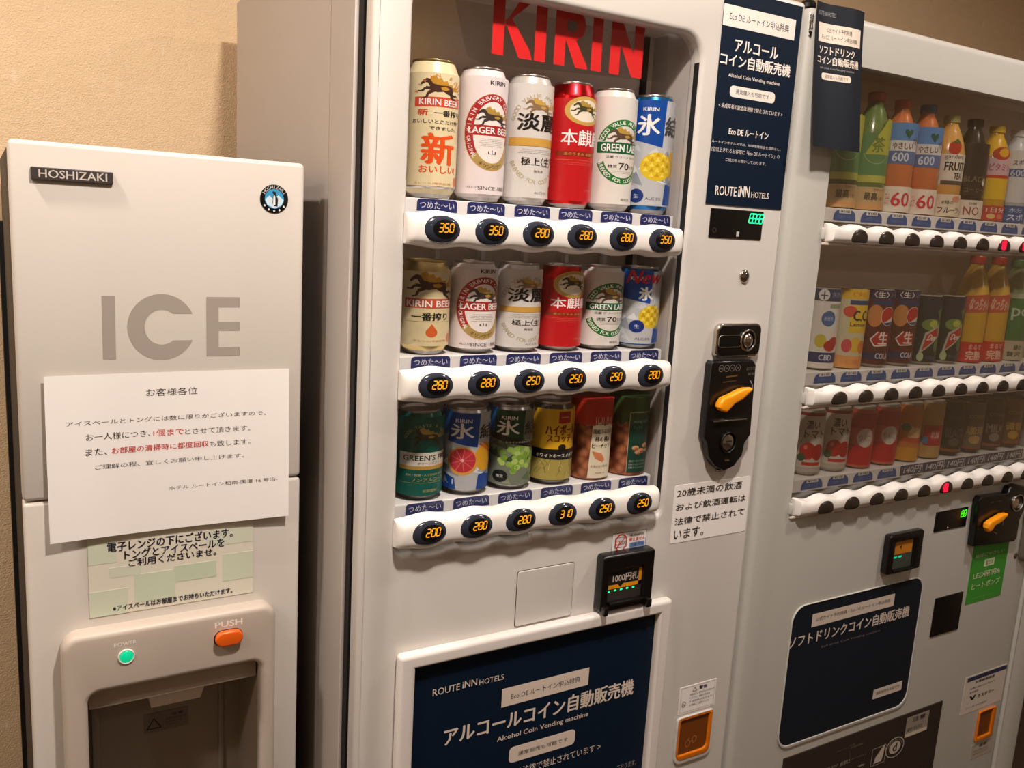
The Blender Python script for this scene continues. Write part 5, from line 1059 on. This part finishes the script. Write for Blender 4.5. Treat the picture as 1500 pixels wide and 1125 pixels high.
# green sticker, black square, white info sticker, amber cup
a, b = (1.7503, 0.7434), (1.8800, 0.8748)
st = link('green_sticker', plate(rr(a[0], a[1], b[0], b[1], .0005), [], .9994, .0008), M_green, sm)
p = Print(); G2 = (206, 218, 176)
p.text('地球にやさしい', (1.7613, 0.8457), (1.8668, 0.8543), G2, 3, .015); p.rect((1.7967, 0.8220), (1.8342, 0.8385), G2, 1, .002); p.text('省エネ', (1.8018, 0.8249), (1.8297, 0.8350), (60, 120, 50), 3); p.text('LED照明&', (1.7636, 0.7983), (1.8622, 0.8120), G2, 3, .015); p.text('ヒートポンプ', (1.7643, 0.7749), (1.8667, 0.7889), G2, 3, .015); p.text('自然冷媒 省エネ設計', (1.7750, 0.7534), (1.8535, 0.7555), (150, 186, 120), 3)
p.build('sticker_print', flat(.9994), st)
a, b = (1.6414, 0.6926), (1.7356, 0.7774)
link('reader_window', plate(rr(a[0], a[1], b[0], b[1], .001), [], .9980, .0022, .0004), M_black, sm)
a, b = (1.7983, 0.4751), (1.9546, 0.5655)
st = link('contact_sticker', plate(rr(a[0], a[1], b[0], b[1], .001), [], .9994, .0008), mat('aged_label', (206, 196, 184), .6), sm)
p = Print(); w_ = b[0] - a[0]; h_ = b[1] - a[1]; F = lambda u, v: (a[0] + u * w_, a[1] + v * h_)
p.rect(F(.05, .86), F(1, .97), (44, 48, 80)); p.text('お客様相談室', F(.25, .76), F(.72, .83), K_, 3, .02); p.text('お問い合わせは下記まで', F(.15, .62), F(.75, .67), (70, 60, 56), 3); p.text('管理番号', F(.15, .52), F(.35, .57), (70, 60, 56), 3)
p.poly([F(.22, .33), F(.26, .33), F(.32, .45), F(.28, .45), F(.24, .39), F(.20, .45), F(.16, .45)], K_, 3); p.text('ciffany', F(.36, .34), F(.76, .43), (40, 34, 40), 3, .03, .2) if False else p.text('カスタマー', F(.36, .34), F(.76, .43), (40, 34, 40), 3, .03); p.text('フリーダイヤル受付', F(.10, .12), F(.60, .17), (110, 100, 94), 3)
p.build('sticker_print', flat(.9994), st)
a, b = (1.8700, 0.3935), (1.9345, 0.4678)
cup = link('coin_return_cup', plate(rr(a[0], a[1], b[0], b[1], .004), [rr(a[0] + .002, a[1] + .010, b[0] - .012, b[1] - .002, .003)], .9950, .0055, .0018), M_amber, sm)
link('coin_flap', box(a[0] + .001, b[0] - .004, .9985, .9998, a[1] + .002, b[1] - .002), M_amberd, sm)
a, b = (1.8660, 0.3491), (1.9486, 0.3847)
st = link('small_clear_label', plate(rr(a[0], a[1], b[0], b[1], .0005), [], .9994, .0006), mat('clear_label', (176, 166, 154), .5), sm)
p = Print(); w_ = b[0] - a[0]; h_ = b[1] - a[1]; p.text('返却', (a[0] + w_ * .35, a[1] + h_ * .70), (a[0] + w_ * .7, a[1] + h_ * .92), K_, 2, .03); p.text('お札が使えない', (a[0] + w_ * .1, a[1] + h_ * .45), (a[0] + w_ * .8, a[1] + h_ * .56), (110, 100, 94), 2); p.text('場合があります', (a[0] + w_ * .1, a[1] + h_ * .25), (a[0] + w_ * .8, a[1] + h_ * .36), (110, 100, 94), 2); p.build('sticker_print', flat(.9994), st)
# delivery opening with its dark flap
a = (1.2391, 0.5233); b = (1.7217, 0.5310); zb = .30
op = link('delivery_flap', box(a[0], b[0], .9975, .9999, zb, b[1]), mat('smoked_flap', (52, 44, 38), .25), sm)
0 and link('flap_frame', plate(rr(a[0] - .006, zb - .01, b[0] + .008, b[1] + .008, .003), [rr(a[0], zb, b[0], b[1], .001)], .9960, .004, .0015), M_soft, sm)
p = Print(); S1 = (176, 164, 150)
a1, b1 = (1.6025, 0.4761), (1.6776, 0.5218)
p.rect(a1, b1, (150, 140, 128), 1); p.rect((a1[0], a1[1]), (b1[0], a1[1] + .008), (206, 196, 180), 2); p.text('注意', (a1[0] + .02, b1[1] - .014), (b1[0] - .012, b1[1] - .004), (50, 40, 36), 3, .02); p.text('取出口', (a1[0] + .006, a1[1] + .012), (b1[0] - .02, a1[1] + .020), (60, 50, 44), 3)
c = (1.5745, 0.4629); p.ell(c[0], c[1], .030, .023, (190, 182, 172), 1); p.ell(c[0], c[1], .0275, .021, (40, 34, 34), 2); p.ell(c[0], c[1], .0185, .0140, (190, 180, 168), 3); p.arc('CAMPAIGN POINT', c[0], c[1], .0230, .0175, 170, 10, .0035, (190, 180, 168), 3); p.text('d', (c[0] - .007, c[1] - .008), (c[0] + .006, c[1] + .010), (50, 40, 36), 4, .03)
a2, b2 = (1.5024, 0.4392), (1.5448, 0.4778)
p.line([a2, (b2[0], a2[1]), b2, (a2[0], b2[1]), a2], .001, S1, 1); p.poly([(a2[0] + .008, a2[1] + .004), (b2[0] - .010, a2[1] + .004), (b2[0] - .006, a2[1] + .020), (b2[0] - .004, b2[1] + .004), (b2[0] - .012, b2[1] - .003), (a2[0] + .012, a2[1] + .018)], (196, 186, 172), 2)
p.rect((1.3855, 0.5037), (1.4250, 0.5055), (78, 68, 58), 1); p.rect((1.4297, 0.4991), (1.4679, 0.5041), (78, 68, 58), 1); p.text('商品', (1.4232, 0.5060), (1.4420, 0.5091), (110, 98, 86), 2); p.text('ください。取出口', (1.3580, 0.4770), (1.4320, 0.4685), S1, 2)
p.line([(1.4273, 0.4972), (1.4393, 0.4575)], .0008, (100, 90, 80), 2); p.text('POINT', (1.4394, 0.4757), (1.4847, 0.4733), (120, 108, 96), 2); p.text('★', (1.4587, 0.4493), (1.4847, 0.4549), S1, 2)
p.build('flap_labels', flat(.9975), op)
